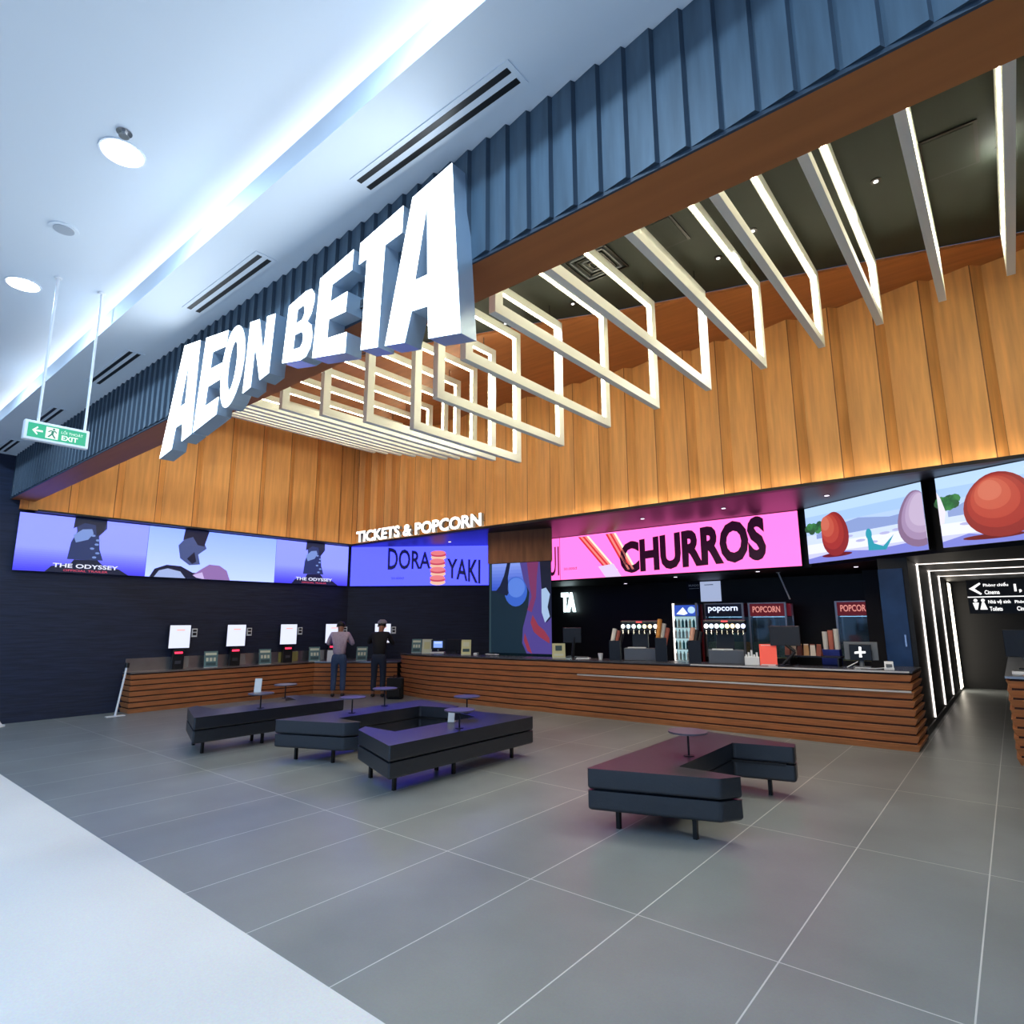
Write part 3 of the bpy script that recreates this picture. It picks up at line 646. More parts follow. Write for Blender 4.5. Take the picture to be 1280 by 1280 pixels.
p.text('Phòng chiếu', .3, .57, .43, .1, wg, 1, .02); p.text('Cinema', .31, .42, .26, .09, wg, 1, .02); p.text('1, 2', .82, .44, .3, .19, wg, 1, .04)
for cx_, tri in ((.13, 0), (.26, 1)):
    p.ell(cx_, .29, .035, .035, wg, 1, 12)
    p.poly([(cx_-.055, .24), (cx_+.055, .24), (cx_+.02, .09), (cx_-.02, .09)] if not tri else [(cx_-.02, .25), (cx_+.02, .25), (cx_+.065, .09), (cx_-.065, .09)], wg, 1)
p.text('Nhà vệ sinh', .35, .2, .38, .1, wg, 1, .02); p.text('Toilets', .36, .06, .22, .09, wg, 1, .02)
p.text('Phòng chiếu', .8, .2, .42, .1, wg, 1, .02); p.text('Cinema', .82, .06, .26, .09, wg, 1, .02)
p.mb.build('lettering', t)
for x in (-.5, 1.3): MB().tube((x, 17.0, 2.44), (x, 17.0, 2.46), .02, M_blk).build('bracket', t)

# ------------------------------------------------------------ benches
BP = [(0, 0), (.93, .33), (1.04, .50), (.54, .5), (.54, 1.70), (1.05, 1.83), (1.02, 2.0), (0, 2.14)]
def bench(ox, oy, sgn, lab, sc=1, sx=1):
    t = thing('lounge_bench', lab, 'bench', (ox, oy, 0), group='black angular lounge benches')
    P = [(a*sgn*sx, c*sc) for a, c in BP]
    for z0, z1, nm in ((.15, .296, 'base_cushion'), (.302, .455, 'seat_cushion')):
        MB().prism(P, z0, z1, M_leather).build(nm, t, True, bevel=.026, seg=4)
    MB().prism([((a-.4)*.93+.4*1, (c-1.0)*.96+1.0) for a, c in [(q[0]*1, q[1]) for q in BP]] if False else [((a*.9+.04)*sgn*sx, (c*.95+.05)*sc) for a, c in BP], .29, .31, M_plas).build('seam_band', t, True)
    for (a, c) in ((.16, .2), (.72, .35), (.16, .98), (.16, 1.92), (.42, .98), (.8, 1.88)):
        MB().box(a*sgn*sx-.016, a*sgn*sx+.016, c*sc-.016, c*sc+.016, 0, .16, M_blk).build('leg', t, True)
    return t
bench(-2.73, 4.23, 1, 'black leather C-shaped bench standing alone at the right', 1)
bench(-4.62, 3.82, -1, 'black leather C-shaped bench with two round tables, third from the left', 1.03)
bench(-6.87, 3.95, 1, 'black leather C-shaped bench, second from the left, opening towards its right neighbour', 1.08, .9)
bench(-7.77, 3.42, -1, 'black leather bench farthest left, its long side to the camera', 1.0, 1.05)
def side_table(x, y, z, zb_, lab, col=M_table):
    t = thing('side_table', lab, 'table', (x, y, zb_), group='small round side tables fixed to the benches')
    MB().cyl((x, y), .165, z-.014, z, col, 32).build('table_top', t)
    MB().tube((x, y, zb_), (x, y, z-.014), .009, M_blk).build('pole', t)
    MB().cyl((x, y), .045, zb_, zb_+.006, M_blk, 20).build('base_plate', t)
side_table(-2.28, 5.14, .66, .456, 'small round table on the lone bench at the right')
side_table(-4.76, 4.89, .65, .456, 'small round table on the near long side of the third bench from the left')
side_table(-5.45, 5.73, .66, .456, 'small round table behind, on the far arm of the third bench from the left')
side_table(-6.6, 4.84, .65, .456, 'small round table on the second bench from the left, nearer of its two')
side_table(-6.78, 5.5, .69, .456, 'small round table on the second bench from the left, farther of its two')
side_table(-7.93, 4.34, .65, .456, 'small round table holding a white card on the leftmost bench')
side_table(-8.62, 5.1, .66, .456, 'small round table on the far arm of the leftmost bench')
def card(x, y, z, wd, h, rz, lab, m_, name='table_card', group=None, art=None):
    t = thing(name, lab, 'card holder', (x, y, z), rz, group)
    th = .25
    MB().add([(-wd/2, 0, 0), (wd/2, 0, 0), (wd/2, h*th, h), (-wd/2, h*th, h), (-wd/2, .006, 0), (wd/2, .006, 0), (wd/2, h*th+.006, h), (-wd/2, h*th+.006, h)],
             [(0, 1, 2, 3), (7, 6, 5, 4), (0, 4, 5, 1), (1, 5, 6, 2), (2, 6, 7, 3), (3, 7, 4, 0)], m_).build('card', t, True)
    MB().box(-wd/2, wd/2, -.005, .09, 0, .008, mat('acrylic', '#c9d2d8', .1)).build('stand', t, True)
    if art:
        p = Pic((-wd/2, -.002, 0), (1, 0, 0), (0, th, 1)); k = math.hypot(1, th)
        for a0, a1, b0, b1, mm in art: p.rect(wd*a0, wd*a1, h*k*b0, h*k*b1, mm, 1)
        p.mb.build('print', t, True)
    return t
FC = R(39)   # face the camera side of the room
card(-8.02, 4.33, .65, .09, .18, R(50), 'white card standing on the round table of the leftmost bench', M_paper)
card(-5.1, 5.1, .456, .075, .15, R(30), 'white card standing on the long seat below the third bench\'s tables', M_paper)
teal = mat('card_teal', '#55787f', .6); palec = mat('card_pale', '#c9cfbe', .6); yel = mat('card_yellow', '#c8c79a', .6); dkc = mat('card_dark', '#2b4a52', .6)
art = [(.15, .85, .12, .3, dkc), (.15, .32, .38, .6, palec), (.4, .6, .38, .6, palec), (.68, .85, .38, .6, palec), (.1, .9, .75, .9, palec)]
for (x, y, a, lab) in [(-12.42, 5.7, 75, 'teal leaflet holder between the first and second kiosks'), (-12.42, 6.84, 75, 'teal leaflet holder between the second and third kiosks'),
                       (-12.42, 8.03, 70, 'teal leaflet holder left of the person in the pale shirt'), (-11.62, 8.72, 45, 'teal leaflet holder between the two people')]:
    card(x, y, .7, .25, .31, R(a), lab, teal, 'leaflet_holder', 'teal leaflet holders on the ticket counter', art)
card(-12.05, 8.22, .7, .2, .24, R(50), 'small white leaflet holder right behind the person in the pale shirt', M_paper, 'leaflet_holder')

# ------------------------------------------------------------ ticket kiosks
def kiosk(label):
    t = thing('ticket_kiosk', label, 'kiosk', (0, 0, .7), 0, 'self-service ticket kiosks')
    MB().box(-.1, .1, 0, .14, 0, .36, M_plas).build('printer_box', t, True, bevel=.006)
    MB().box(-.07, .07, -.004, .0, .29, .325, glow('#ff3050', 2)).build('status_light', t, True)
    MB().box(-.05, .05, -.004, .0, .1, .16, mat('slot_grey', '#3a3a42', .5)).build('ticket_slot', t, True)
    MB().box(-.19, .19, .03, .075, .385, .835, M_plas).tube((0, .06, .3), (0, .06, .42), .02, M_plas).build('display_body', t, True, bevel=.006)
    p = Pic((-.18, .028, .395), (1, 0, 0)); p.rect(0, .36, 0, .43, glow('#dfe4ff', .85), 0)
    p.rect(.12, .26, .33, .35, glow('#f0a898', 1), 1); p.rect(.1, .28, .3, .306, glow('#c8ccd8', 1), 1)
    p.mb.build('screen', t, True)
    MB().box(.205, .30, .02, .05, .6, .76, M_wp).box(.22, .285, .012, .02, .63, .68, M_plas).box(.22, .285, .012, .02, .7, .74, M_plas).build('card_reader', t, True)
    return t
k0 = kiosk('lit white ticket kiosk, leftmost on the ticket counter')
k0.location = (-12.46, 5.09, .7); k0.rotation_euler = (0, 0, R(80))
dup(k0, (-12.46, 6.2, .7), R(80), 'lit white ticket kiosk, second from the left end of the ticket counter')
dup(k0, (-12.46, 7.38, .7), R(80), 'lit white ticket kiosk left of the person in the pale shirt')
dup(k0, (-12.3, 8.42, .7), R(60), 'ticket kiosk the person in the pale shirt stands at')
dup(k0, (-11.42, 9.14, .7), R(45), 'ticket kiosk the person in dark clothes bends over')
# barrier post at the end of the ticket counter
t = thing('barrier_post', 'leaning white pole on a flat base against the end of the ticket counter', 'post', (-12.1, 4.0, 0))
MB().box(-.05, .05, -.14, .14, 0, .012, M_wp).build('base', t, True)
MB().tube((0, 0, .01), (-.08, .13, .82), .017, M_wp).build('pole', t, True)
MB().tube((-.08, .13, .8), (-.09, .14, .88), .035, M_blk).build('grip', t, True)
t = thing('floor_stand', 'round white stand base on the floor at the left edge', 'stand', (-12.4, 2.42, 0))
MB().cyl((0, 0), .16, 0, .02, M_wp, 24).build('base', t, True); MB().cyl((0, 0), .13, .02, .13, M_wp, 24, r1=.05).cyl((0, 0), .03, .13, .2, M_blk).build('cone', t, True)

# ------------------------------------------------------------ people
def skinmesh(name, verts, edges, radii, m_, parent, root=0, sub=1):
    me = bpy.data.meshes.new(name); me.from_pydata(verts, edges, []); o = bpy.data.objects.new(name, me); COL.objects.link(o)
    sk_ = o.modifiers.new('skin', 'SKIN'); sk_.use_smooth_shade = True
    for i, r_ in enumerate(radii):
        d = me.skin_vertices[0].data[i]; d.radius = r_ if isinstance(r_, tuple) else (r_, r_); d.use_root = (i == root)
    s_ = o.modifiers.new('sub', 'SUBSURF'); s_.levels = sub; s_.render_levels = sub
    bpy.context.view_layer.update()
    dg = bpy.context.evaluated_depsgraph_get(); ev = o.evaluated_get(dg); nm = bpy.data.meshes.new_from_object(ev)
    bpy.data.objects.remove(o); nm.materials.clear(); nm.materials.append(m_)
    for p_ in nm.polygons: p_.use_smooth = True; p_.material_index = 0
    r = bpy.data.objects.new(name, nm); COL.objects.link(r); r.parent = parent; return r
def person(loc, rz, lab, shirt, trous, skin_c, hair_c, bend, arms, cap=None):
    t = thing('person', lab, 'person', loc, rz)
    ms = mat('skin_'+lab[-5:], skin_c, .5); b = bend
    pel = (0, 0, .86); wa = (0, .03*b, 1.02); ch = (0, .02+.12*b, 1.24); ne = (0, .03+.22*b, 1.37); hd = (0, .05+.32*b, 1.46); ht = (0, .06+.36*b, 1.53)
    V = [pel, wa, ch, ne, hd, ht]; E = [(0, 1), (1, 2), (2, 3), (3, 4), (4, 5)]; RR = [(.09, .07), (.09, .07), (.09, .07), (.05, .05), (.08, .09), (.065, .075)]
    AR = []
    for s_ in (-1, 1):
        k = len(V); V += [(s_*.09, 0, .8), (s_*.095, .03, .46), (s_*.1, -.01, .09), (s_*.11, .12, .04)]
        E += [(0, k), (k, k+1), (k+1, k+2), (k+2, k+3)]; RR += [.06, .045, .04, (.04, .03)]
        el, wr = arms[0 if s_ < 0 else 1]
        k = len(V); sh = (s_*.17, ch[1]+.0, 1.31); V += [sh, el, wr]; E += [(2, k), (k, k+1), (k+1, k+2)]; RR += [.045, .036, .028]
        d = (Vector(wr)-Vector(el)).normalized(); pm = Vector(wr)+d*.07; V.append(tuple(pm)); E.append((k+2, k+3)); RR.append((.035, .018))
        sd = Vector((0, 0, 1)).cross(d).normalized()
        for j, (o_, ln) in enumerate(((-.03, .06), (-.01, .075), (.011, .07), (.03, .055))):
            q = len(V); a_ = pm+sd*o_+d*.03; c_ = a_+d*ln*.55; e_ = c_+d*ln*.4-Vector((0, 0, .02))
            V += [tuple(a_), tuple(c_), tuple(e_)]; E += [(k+3, q), (q, q+1), (q+1, q+2)]; RR += [.011, .009, .008]
        q = len(V); a_ = Vector(wr)+d*.03-sd*.035*s_; V += [tuple(a_), tuple(a_+d*.035-sd*.02*s_)]; E += [(k+2, q), (q, q+1)]; RR += [.012, .009]
        AR.append((sh, el, wr))
    skinmesh('body', V, E, RR, ms, t)
    # shirt
    V = [(0, 0, .8), wa, ch, (0, ne[1]-.02, 1.335)]; E = [(0, 1), (1, 2), (2, 3)]; RR = [(.15, .12), (.145, .115), (.16, .125), (.075, .07)]
    for sh, el, wr in AR:
        k = len(V); wq = tuple(Vector(el)*.15+Vector(wr)*.85); V += [sh, el, wq]; E += [(2, k), (k, k+1), (k+1, k+2)]; RR += [.062, .052, .04]
    skinmesh('shirt', V, E, RR, shirt, t)
    V = [(0, 0, .95), (0, 0, .84)]; E = [(0, 1)]; RR = [(.135, .105), (.14, .11)]
    for s_ in (-1, 1):
        k = len(V); V += [(s_*.09, 0, .76), (s_*.095, .03, .46), (s_*.1, -.01, .11)]; E += [(1, k), (k, k+1), (k+1, k+2)]; RR += [.095, .07, .062]
    skinmesh('trousers', V, E, RR, trous, t)
    for s_ in (-1, 1):
        skinmesh('shoe', [(s_*.1, -.05, .045), (s_*.105, .05, .045), (s_*.115, .15, .035)], [(0, 1), (1, 2)], [(.045, .04), (.047, .04), (.04, .03)], M_plas, t)
    hm = mat('hair_'+lab[-5:], hair_c, .6)
    h1 = Vector(hd); h2 = Vector(ht)
    skinmesh('hair', [tuple(h1+Vector((0, -.035, -.01))), tuple(h2+Vector((0, -.02, -.01))), tuple(h2+Vector((0, .02, .02)))], [(0, 1), (1, 2)], [(.098, .09), (.104, .108), (.09, .09)], hm, t)
    for s_ in (-1, 1): skinmesh('ear', [tuple(h1+Vector((s_*.085, .01, .0))), tuple(h1+Vector((s_*.09, .0, .04)))], [(0, 1)], [(.012, .02), (.012, .02)], ms, t)
    skinmesh('nose', [tuple(h1+Vector((0, .085, .03))), tuple(h1+Vector((0, .1, .0)))], [(0, 1)], [.01, .014], ms, t)
    for s_ in (-1, 1): MB().cyl((h1.x+s_*.03, h1.y+.083), .008, h1.z+.03, h1.z+.042, M_plas, 8).build('eye', t, True)
    MB().box(h1.x-.022, h1.x+.022, h1.y+.08, h1.y+.09, h1.z-.035, h1.z-.028, mat('lip', '#8a4a44', .5)).build('mouth', t, True)
    if cap:
        mb = MB(); c = h2
        mb.cyl((c.x, c.y), .105, c.z+.01, c.z+.05, cap, 20, r1=.1).cyl((c.x, c.y), .1, c.z+.05, c.z+.095, cap, 20, r1=.05)
        mb.prism([(c.x-.07, c.y+.05), (c.x+.07, c.y+.05), (c.x+.06, c.y+.19), (c.x-.06, c.y+.19)], c.z+.012, c.z+.02, cap)
        mb.build('cap', t, True, smooth=False)
    return t
shirt1 = mat('pale_check_shirt', '#a99ab0', .8, noise=.12, nscale=30); jeans = mat('blue_jeans', '#33476b', .85, noise=.15, nscale=20)
blackc = mat('black_cotton', '#0d0e14', .85); djeans = mat('dark_jeans', '#182338', .85)
person((-11.35, 7.93, 0), R(47), 'person in a pale shirt and blue jeans using a ticket kiosk', shirt1, jeans, '#9a6a52', '#120e0c', .15,
       (((-.26, .1, 1.1), (-.16, .33, 1.2)), ((.27, .1, 1.1), (.17, .32, 1.14))))
person((-10.62, 8.42, 0), R(40), 'person in black top and grey cap bending over a ticket kiosk', blackc, djeans, '#8f6048', '#2a2a2e', .55,
       (((-.27, .14, 1.12), (-.14, .38, 1.24)), ((.27, .16, 1.1), (.15, .4, 1.16))), mat('grey_cap', '#8b8790', .8))
t = thing('backpack', 'black backpack standing on the floor beside the person in black', 'bag', (-10.15, 8.5, 0), R(40))
MB().prism([(-.16, -.1), (.16, -.1), (.18, 0), (.14, .12), (-.14, .12), (-.18, 0)], 0, .42, blackc).build('bag_body', t, True, bevel=.04, seg=3)
MB().prism([(-.12, -.15), (.12, -.15), (.12, -.1), (-.12, -.1)], .05, .24, blackc).build('front_pocket', t, True, bevel=.015)
MB().tube((-.04, .02, .42), (-.04, .02, .47), .008, blackc).tube((.04, .02, .42), (.04, .02, .47), .008, blackc).tube((-.04, .02, .47), (.04, .02, .47), .008, blackc).build('handle', t, True)

# ------------------------------------------------------------ things on the snack counter (ticket end)
def on(x): return ctop(x)
card(-10.42, 9.3, on(-10.4), .22, .3, R(38), 'teal upright price card leftmost on the high counter', teal, 'price_card', 'price cards at the ticket end', art)
card(-10.1, 9.32, on(-10.1), .22, .3, R(38), 'pale yellow upright price card, second from the left end of the high counter', palec, 'price_card', 'price cards at the ticket end', [(.2, .8, .3, .8, yel)])
card(-8.84, 9.25, on(-8.8), .2, .3, R(38), 'yellow price card standing alone in the middle of the violet section', yel, 'price_card', 'price cards at the ticket end', [(.15, .85, .2, .4, dkc), (.2, .8, .55, .85, palec)])
t = thing('point_of_sale', 'small tablet till with lit blue screen on the ticket end', 'till', (-9.85, 9.42, on(-9.85)), R(35))
MB().box(-.15, .15, -.1, .1, 0, .03, M_wp).build('base', t, True, bevel=.008)
MB().tube((0, .03, .02), (0, .02, .14), .02, M_grey).build('stand', t, True)
MB().box(-.15, .15, .0, .03, .09, .29, M_plas).build('tablet', t, True)
p = Pic((-.1, -.002, .12), (1, 0, 0)); p.rect(0, .2, 0, .14, glow('#7fa0f0', .9), 0); p.rect(.02, .18, .09, .12, glow('#b8ccff', .9), 1); p.mb.build('screen', t, True)
t = thing('monitor', 'dark monitor seen from behind, on the ticket end of the counter', 'monitor', (-9.45, 9.55, on(-9.45)), R(10))
MB().box(-.22, .22, 0, .03, .06, .3, M_plas).build('display', t, True, bevel=.006); MB().tube((0, .03, 0), (0, .03, .12), .02, M_plas).cyl((0, .03), .09, 0, .01, M_plas).build('stand', t, True)
t = thing('payment_terminal', 'small white payment terminal at the foot of the lone yellow card', 'card reader', (-8.6, 9.3, on(-8.6)), R(30))
MB().box(-.04, .04, -.08, .08, 0, .045, M_wp).build('body', t, True, bevel=.01); MB().box(-.03, .03, 0, .06, .045, .048, M_plas).build('screen', t, True)
t = thing('cable', 'tangle of thin white cable on the counter beside the column', 'cable', (-8.15, 9.3, on(-8.1)), 0)
mb = MB(); pr_ = None
for k in range(18):
    q = (.16*math.sin(k*1.1)+.01*k-.1, .06*math.cos(k*1.7), .01+.02*abs(math.sin(k*.8)))
    if pr_: mb.tube(pr_, q, .006, M_wp, 6)
    pr_ = q
mb.build('cord', t, True)
# ------------------------------------------------------------ snack end
card(-6.5, 9.25, on(-6.5), .24, .26, R(38), 'pale yellow price card just right of the column', yel, 'price_card', 'price cards at the ticket end', [(.25, .75, .5, .85, dkc), (.15, .85, .15, .3, palec)])
t = thing('cash_monitor', 'black till monitor on a stand right of the column', 'monitor', (-6.45, 9.62, on(-6.4)), R(35))
MB().box(-.17, .17, -.02, .02, .26, .54, M_plas).build('display', t, True, bevel=.008)
MB().tube((0, 0, 0), (.03, 0, .36), .03, M_plas).cyl((0, 0), .12, 0, .015, M_plas).build('stand', t, True)
MB().box(-.15, .15, .02, .024, .28, .52, mat('mon_back', '#2a2c33', .4)).build('back_cover', t, True)
for (x, lab, s_) in ((-6.0, 'stack of small papers beside the till monitor', .1), (-5.62, 'small white paper cup next to the left cup dispenser', 0)):
    if s_:
        t = thing('paper_stack', lab, 'paper', (x, 9.3, on(x)), R(20)); MB().box(-.12, .12, -.07, .07, 0, .02, M_paper).build('sheets', t, True)
        MB().box(-.1, .08, -.06, .05, .02, .035, M_grey).build('clip', t, True)
    else:
        t = thing('paper_cup', lab, 'cup', (x, 9.25, on(x))); MB().cyl((0, 0), .04, 0, .1, M_wp, 18, r0=.032, r1=.045).build('cup_body', t, True); MB().cyl((0, 0), .047, .1, .106, M_wp, 18).build('rim', t, True)
def drinks(x, y, lab, letters, rz=R(22), seven=0):
    z = on(x); t = thing('drink_dispenser', lab, 'drink dispenser', (x, y, z), rz, 'black drink dispensers')
    MB().box(-.26, .26, -.16, .14, 0, .2, mat('disp_base', '#63666b', .35, .4)).build('drip_base', t, True, bevel=.006)
    MB().box(-.13, .13, .0, .14, .2, .48, M_plas).build('column', t, True)
    MB().box(-.32, .32, -.1, .12, .46, .66, M_plas).build('tap_head', t, True, bevel=.03)
    n = len(letters); cols = ['#ffffff', '#cfe9ff', '#ffffff', '#bff5dd', '#fff6b8', '#ffe0a8', '#ffffff', '#cdd4ff']
    for k in range(n):
        xx = -.27+.54*k/(n-1)
        mb = MB(); q = 16; yv = -.103
        mb.add([(xx+.034*math.cos(2*math.pi*j/q), yv, .56+.036*math.sin(2*math.pi*j/q)) for j in range(q)], [tuple(range(q))], glow(cols[k % 8], 1.8)); mb.build('lit_badge', t, True)
        MB().tube((xx, -.09, .5), (xx, -.12, .43), .012, M_chrome, 8).build('tap', t, True)
    MB().box(-.05, .05, -.102, -.1, .62, .645, glow('#e05050', 1)).build('brand_mark', t, True)
    MB().box(-.2, .1, -.14, -.02, .2, .215, M_paper).build('drip_tray', t, True)
    return t
drinks(-4.98, 9.5, 'black drink dispenser with a row of lit round badges, left one', 'breezer')
drinks(-3.52, 9.5, 'black drink dispenser with a row of lit round badges, before the popcorn cabinet', 'breezers')
def cupdisp(x, y, lab, col, rz, k=1.0, n=3):
    z = on(x); t = thing('cup_dispenser', lab, 'cup dispenser', (x, y, z), rz, 'slanted black cup dispensers')
    MB().add([(-.09, -.1, 0), (-.09, .24, 0), (-.09, .24, .18), (-.09, .02, .36*k), (-.09, -.1, .36*k), (.09, -.1, 0), (.09, .24, 0), (.09, .24, .18), (.09, .02, .36*k), (.09, -.1, .36*k)],
             [(0, 1, 2, 3, 4), (9, 8, 7, 6, 5), (0, 5, 6, 1), (1, 6, 7, 2), (2, 7, 8, 3), (3, 8, 9, 4), (4, 9, 5, 0)], M_plas).build('housing', t, True)
    for j in range(n):
        xx = -.06+.06*j; yy = .02+.05*j; z0 = .24*k
        MB().tube((xx, yy, z0), (xx+.06, yy+.08, z0+.2+(.22*(1-j/3) if k > 1 else .1*(1-j/3))), .034, col[j % len(col)], 14, r1=.04).build('cup_stack', t, True)
    return t
cw = mat('white_cup', '#d8d4cc', .6); co = mat('orange_cup', '#d08a3c', .6); cpk = mat('pink_cup', '#c06a58', .6); cbk = mat('black_cup', '#2a2a30', .4); cpe = mat('peach_cup', '#e0a890', .6)
cupdisp(-5.37, 9.32, 'slanted cup dispenser left of the left drink dispenser', [cw, cpk, cbk], R(25), .9)
cupdisp(-4.52, 9.33, 'slanted cup dispenser with tall orange cups between fridge and left drink dispenser', [co, cw, cpk], R(25), 1.05)
cupdisp(-3.95, 9.32, 'slanted cup dispenser with peach and black cups left of the right drink dispenser', [cpe, cbk, cbk], R(25), .95)
# fridge
t = thing('drinks_fridge', 'tall glowing glass-door drinks fridge full of bottles', 'fridge', (-5.2, 12.0, 0), 0)
MB().box(-.3, .24, -.02, .5, 0, 1.93, M_plas).build('cabinet', t, True)
MB().box(-.27, .21, -.03, -.02, .55, 1.66, glow('#bfe6ee', .55)).build('lit_interior', t, True)
p = Pic((-.27, -.034, 1.67), (1, 0, 0)); p.rect(0, .52, 0, .22, glow('#2f4fb0', .9), 0); p.poly([(.05, .04), (.2, .18), (.3, .05), (.22, .02)], glow('#e8f2ff', 1), 1); p.ell(.38, .12, .08, .07, glow('#a8c8ff', 1), 1); p.mb.build('header_panel', t, True)
MB().box(-.3, -.265, -.05, -.02, .4, 1.93, M_ledw).build('light_strip', t, True)
MB().box(.2, .24, -.05, -.02, .4, 1.93, M_steel).build('door_frame', t, True)
MB().box(-.27, .21, -.13, -.03, .78, .79, M_wp).box(-.27, .21, -.13, -.03, 1.0, 1.01, M_wp).box(-.27, .21, -.13, -.03, 1.22, 1.23, M_wp).box(-.27, .21, -.13, -.03, 1.43, 1.44, M_wp).build('shelves', t, True)
bcol = [mat('bot%d' % i, c, .3) for i, c in enumerate(('#e8eef2', '#3a8fa0', '#c8dbe0', '#20485a', '#9fd0d8', '#d8e8d0'))]
first = None
for r_, z in enumerate((.79, 1.01, 1.23, 1.44)):
    for k in range(6):
        xw = -5.2-.225+.078*k
        bt = thing('drink_bottle', 'bottle %s from the left on the %s shelf of the glowing fridge' % (['first', 'second', 'third', 'fourth', 'fifth', 'sixth'][k], ['bottom', 'third', 'second', 'top'][r_]), 'bottle', (xw, 11.92, z), 0, 'bottles in the glowing fridge')
        mm = bcol[(k*2+r_*3) % 6]
        MB().cyl((0, 0), .026, 0, .12, mm, 12).cyl((0, 0), .026, .12, .15, mm, 12, r1=.011).build('bottle_body', bt, True)
        MB().cyl((0, 0), .012, .15, .17, bcol[(k+r_) % 6], 10).build('cap', bt, True)
# popcorn cabinets
def popcab(x, y, wd, lab, head, txt, tc, txtcol, h=1.9):
    t = thing('popcorn_cabinet', lab, 'popcorn machine', (x, y, 0), 0, 'popcorn warming cabinets')
    MB().box(-wd/2, wd/2, 0, .5, 0, .86, M_plas).build('base_cabinet', t, True)
    mb = MB()
    for a in (-wd/2, wd/2-.035): mb.box(a, a+.035, 0, .035, .86, h, M_steel); mb.box(a, a+.035, .465, .5, .86, h, M_steel)
    mb.box(-wd/2, wd/2, 0, .5, h, h+.02, M_steel); mb.build('steel_frame', t, True)
    MB().box(-wd/2+.035, wd/2-.035, .002, .48, h-.24, h, head).build('header', t, True)
    p = Pic((-wd/2+.05, -.001, h-.2), (1, 0, 0)); p.text(txt, .04, .03, wd-.2, .12, txtcol, 1, .02); p.mb.build('header_lettering', t, True)
    MB().box(-wd/2+.035, wd/2-.035, .012, .016, .88, h-.25, mat('cab_glass', '#9fc6d8', .05, trans=.85)).build('glass_door', t, True)
    MB().box(-wd/2+.035, wd/2-.035, .44, .46, .88, h-.25, mat('cab_back', '#5f7f92', .5)).build('back_panel', t, True)
    MB().box(-wd/2+.04, wd/2-.04, .05, .42, .86, 1.15, mat('popcorn', '#cdbf92', .8, noise=.4, nscale=40, bump=1)).build('popcorn_heap', t, True)
    MB().cyl((.05, .22), .1, h-.5, h-.3, M_steel, 18).tube((.05, .22, h-.3), (.05, .22, h-.24), .015, M_steel).build('kettle', t, True)
    MB().box(-wd/2+.05, wd/2-.05, .1, .13, h-.26, h-.25, glow('#cfe6ff', 2)).build('lamp', t, True)
    return t
popcab(-4.52, 12.2, .8, 'popcorn cabinet with a dark blue lit header, right of the fridge', mat('head_blue', '#16204a', .4), 'popcorn', None, glow('#cfdcff', 1.2))
popcab(-3.72, 12.35, .72, 'popcorn cabinet with a red header, right of the blue one', mat('head_red', '#6a1624', .4, emit='#7a1a28', es=.3), 'POPCORN', None, glow('#d88a80', .8))
popcab(-2.18, 12.35, .68, 'popcorn cabinet with a red header behind the white cross till, partly hidden', mat('head_red', '#6a1624', .4), 'POPCORN', None, glow('#d88a80', .8))
t = thing('wall_panel', 'dark upright panel hiding the right part of the farthest popcorn cabinet', 'panel', (-1.8, 12.1, 0)); MB().box(-.18, .3, 0, .06, 0, 2.44, mat('grey_dark', '#2c2c32', .7)).build('panel', t, True)
t = thing('support_post', 'red post between the fridge and the blue popcorn cabinet', 'post', (-4.94, 12.1, 0)); MB().box(-.018, .018, 0, .05, 0, 1.9, mat('red_post', '#8a1420', .4)).build('post', t, True)
# posters and lit letters on the bar's back wall
t = thing('wall_poster', 'dark blue poster with a small white heading on the bar wall', 'poster', (-5.53, 13.18, 2.09))
p = Pic((-5.7, 13.185, 2.06), (1, 0, 0)); p.slab(0, .36, 0, .38, .01, mat('poster_dark', '#12182e', .6)); p.text('MUNDO', .06, .27, .24, .05, M_paper, 1, .04); p.rect(.07, .3, .22, .235, M_paper, 1); p.mb.build('sheet', t)
t = thing('wall_poster', 'white paper poster beside the dark one on the bar wall', 'poster', (-5.14, 13.18, 2.0))
p = Pic((-5.37, 13.18, 1.99), (1, 0, 0)); p.slab(0, .46, 0, .44, .01, mat('poster_white', '#dfe6f5', .7, emit='#c8d8ff', es=.45)); p.rect(.1, .3, .36, .375, M_grey, 1); p.mb.build('sheet', t)  # faint glow put into the white paper; the poster is no lamp
t = thing('lettering_sign', 'small glowing letters TA on the dark wall right of the column', 'sign', (-8.88, 13.15, 1.78))
vs, fs = text_mesh('TA', .42, .5, .04, .03); mb = MB(); mb.add([(-9.1+a, 13.12-c, 1.8+b_) for a, b_, c in vs], fs, glow('#dffcff', 2.5)); mb.build('letters', t)
MB().box(-9.0, -8.75, 13.14, 13.2, 1.98, 2.02, M_blk).build('bracket', t)
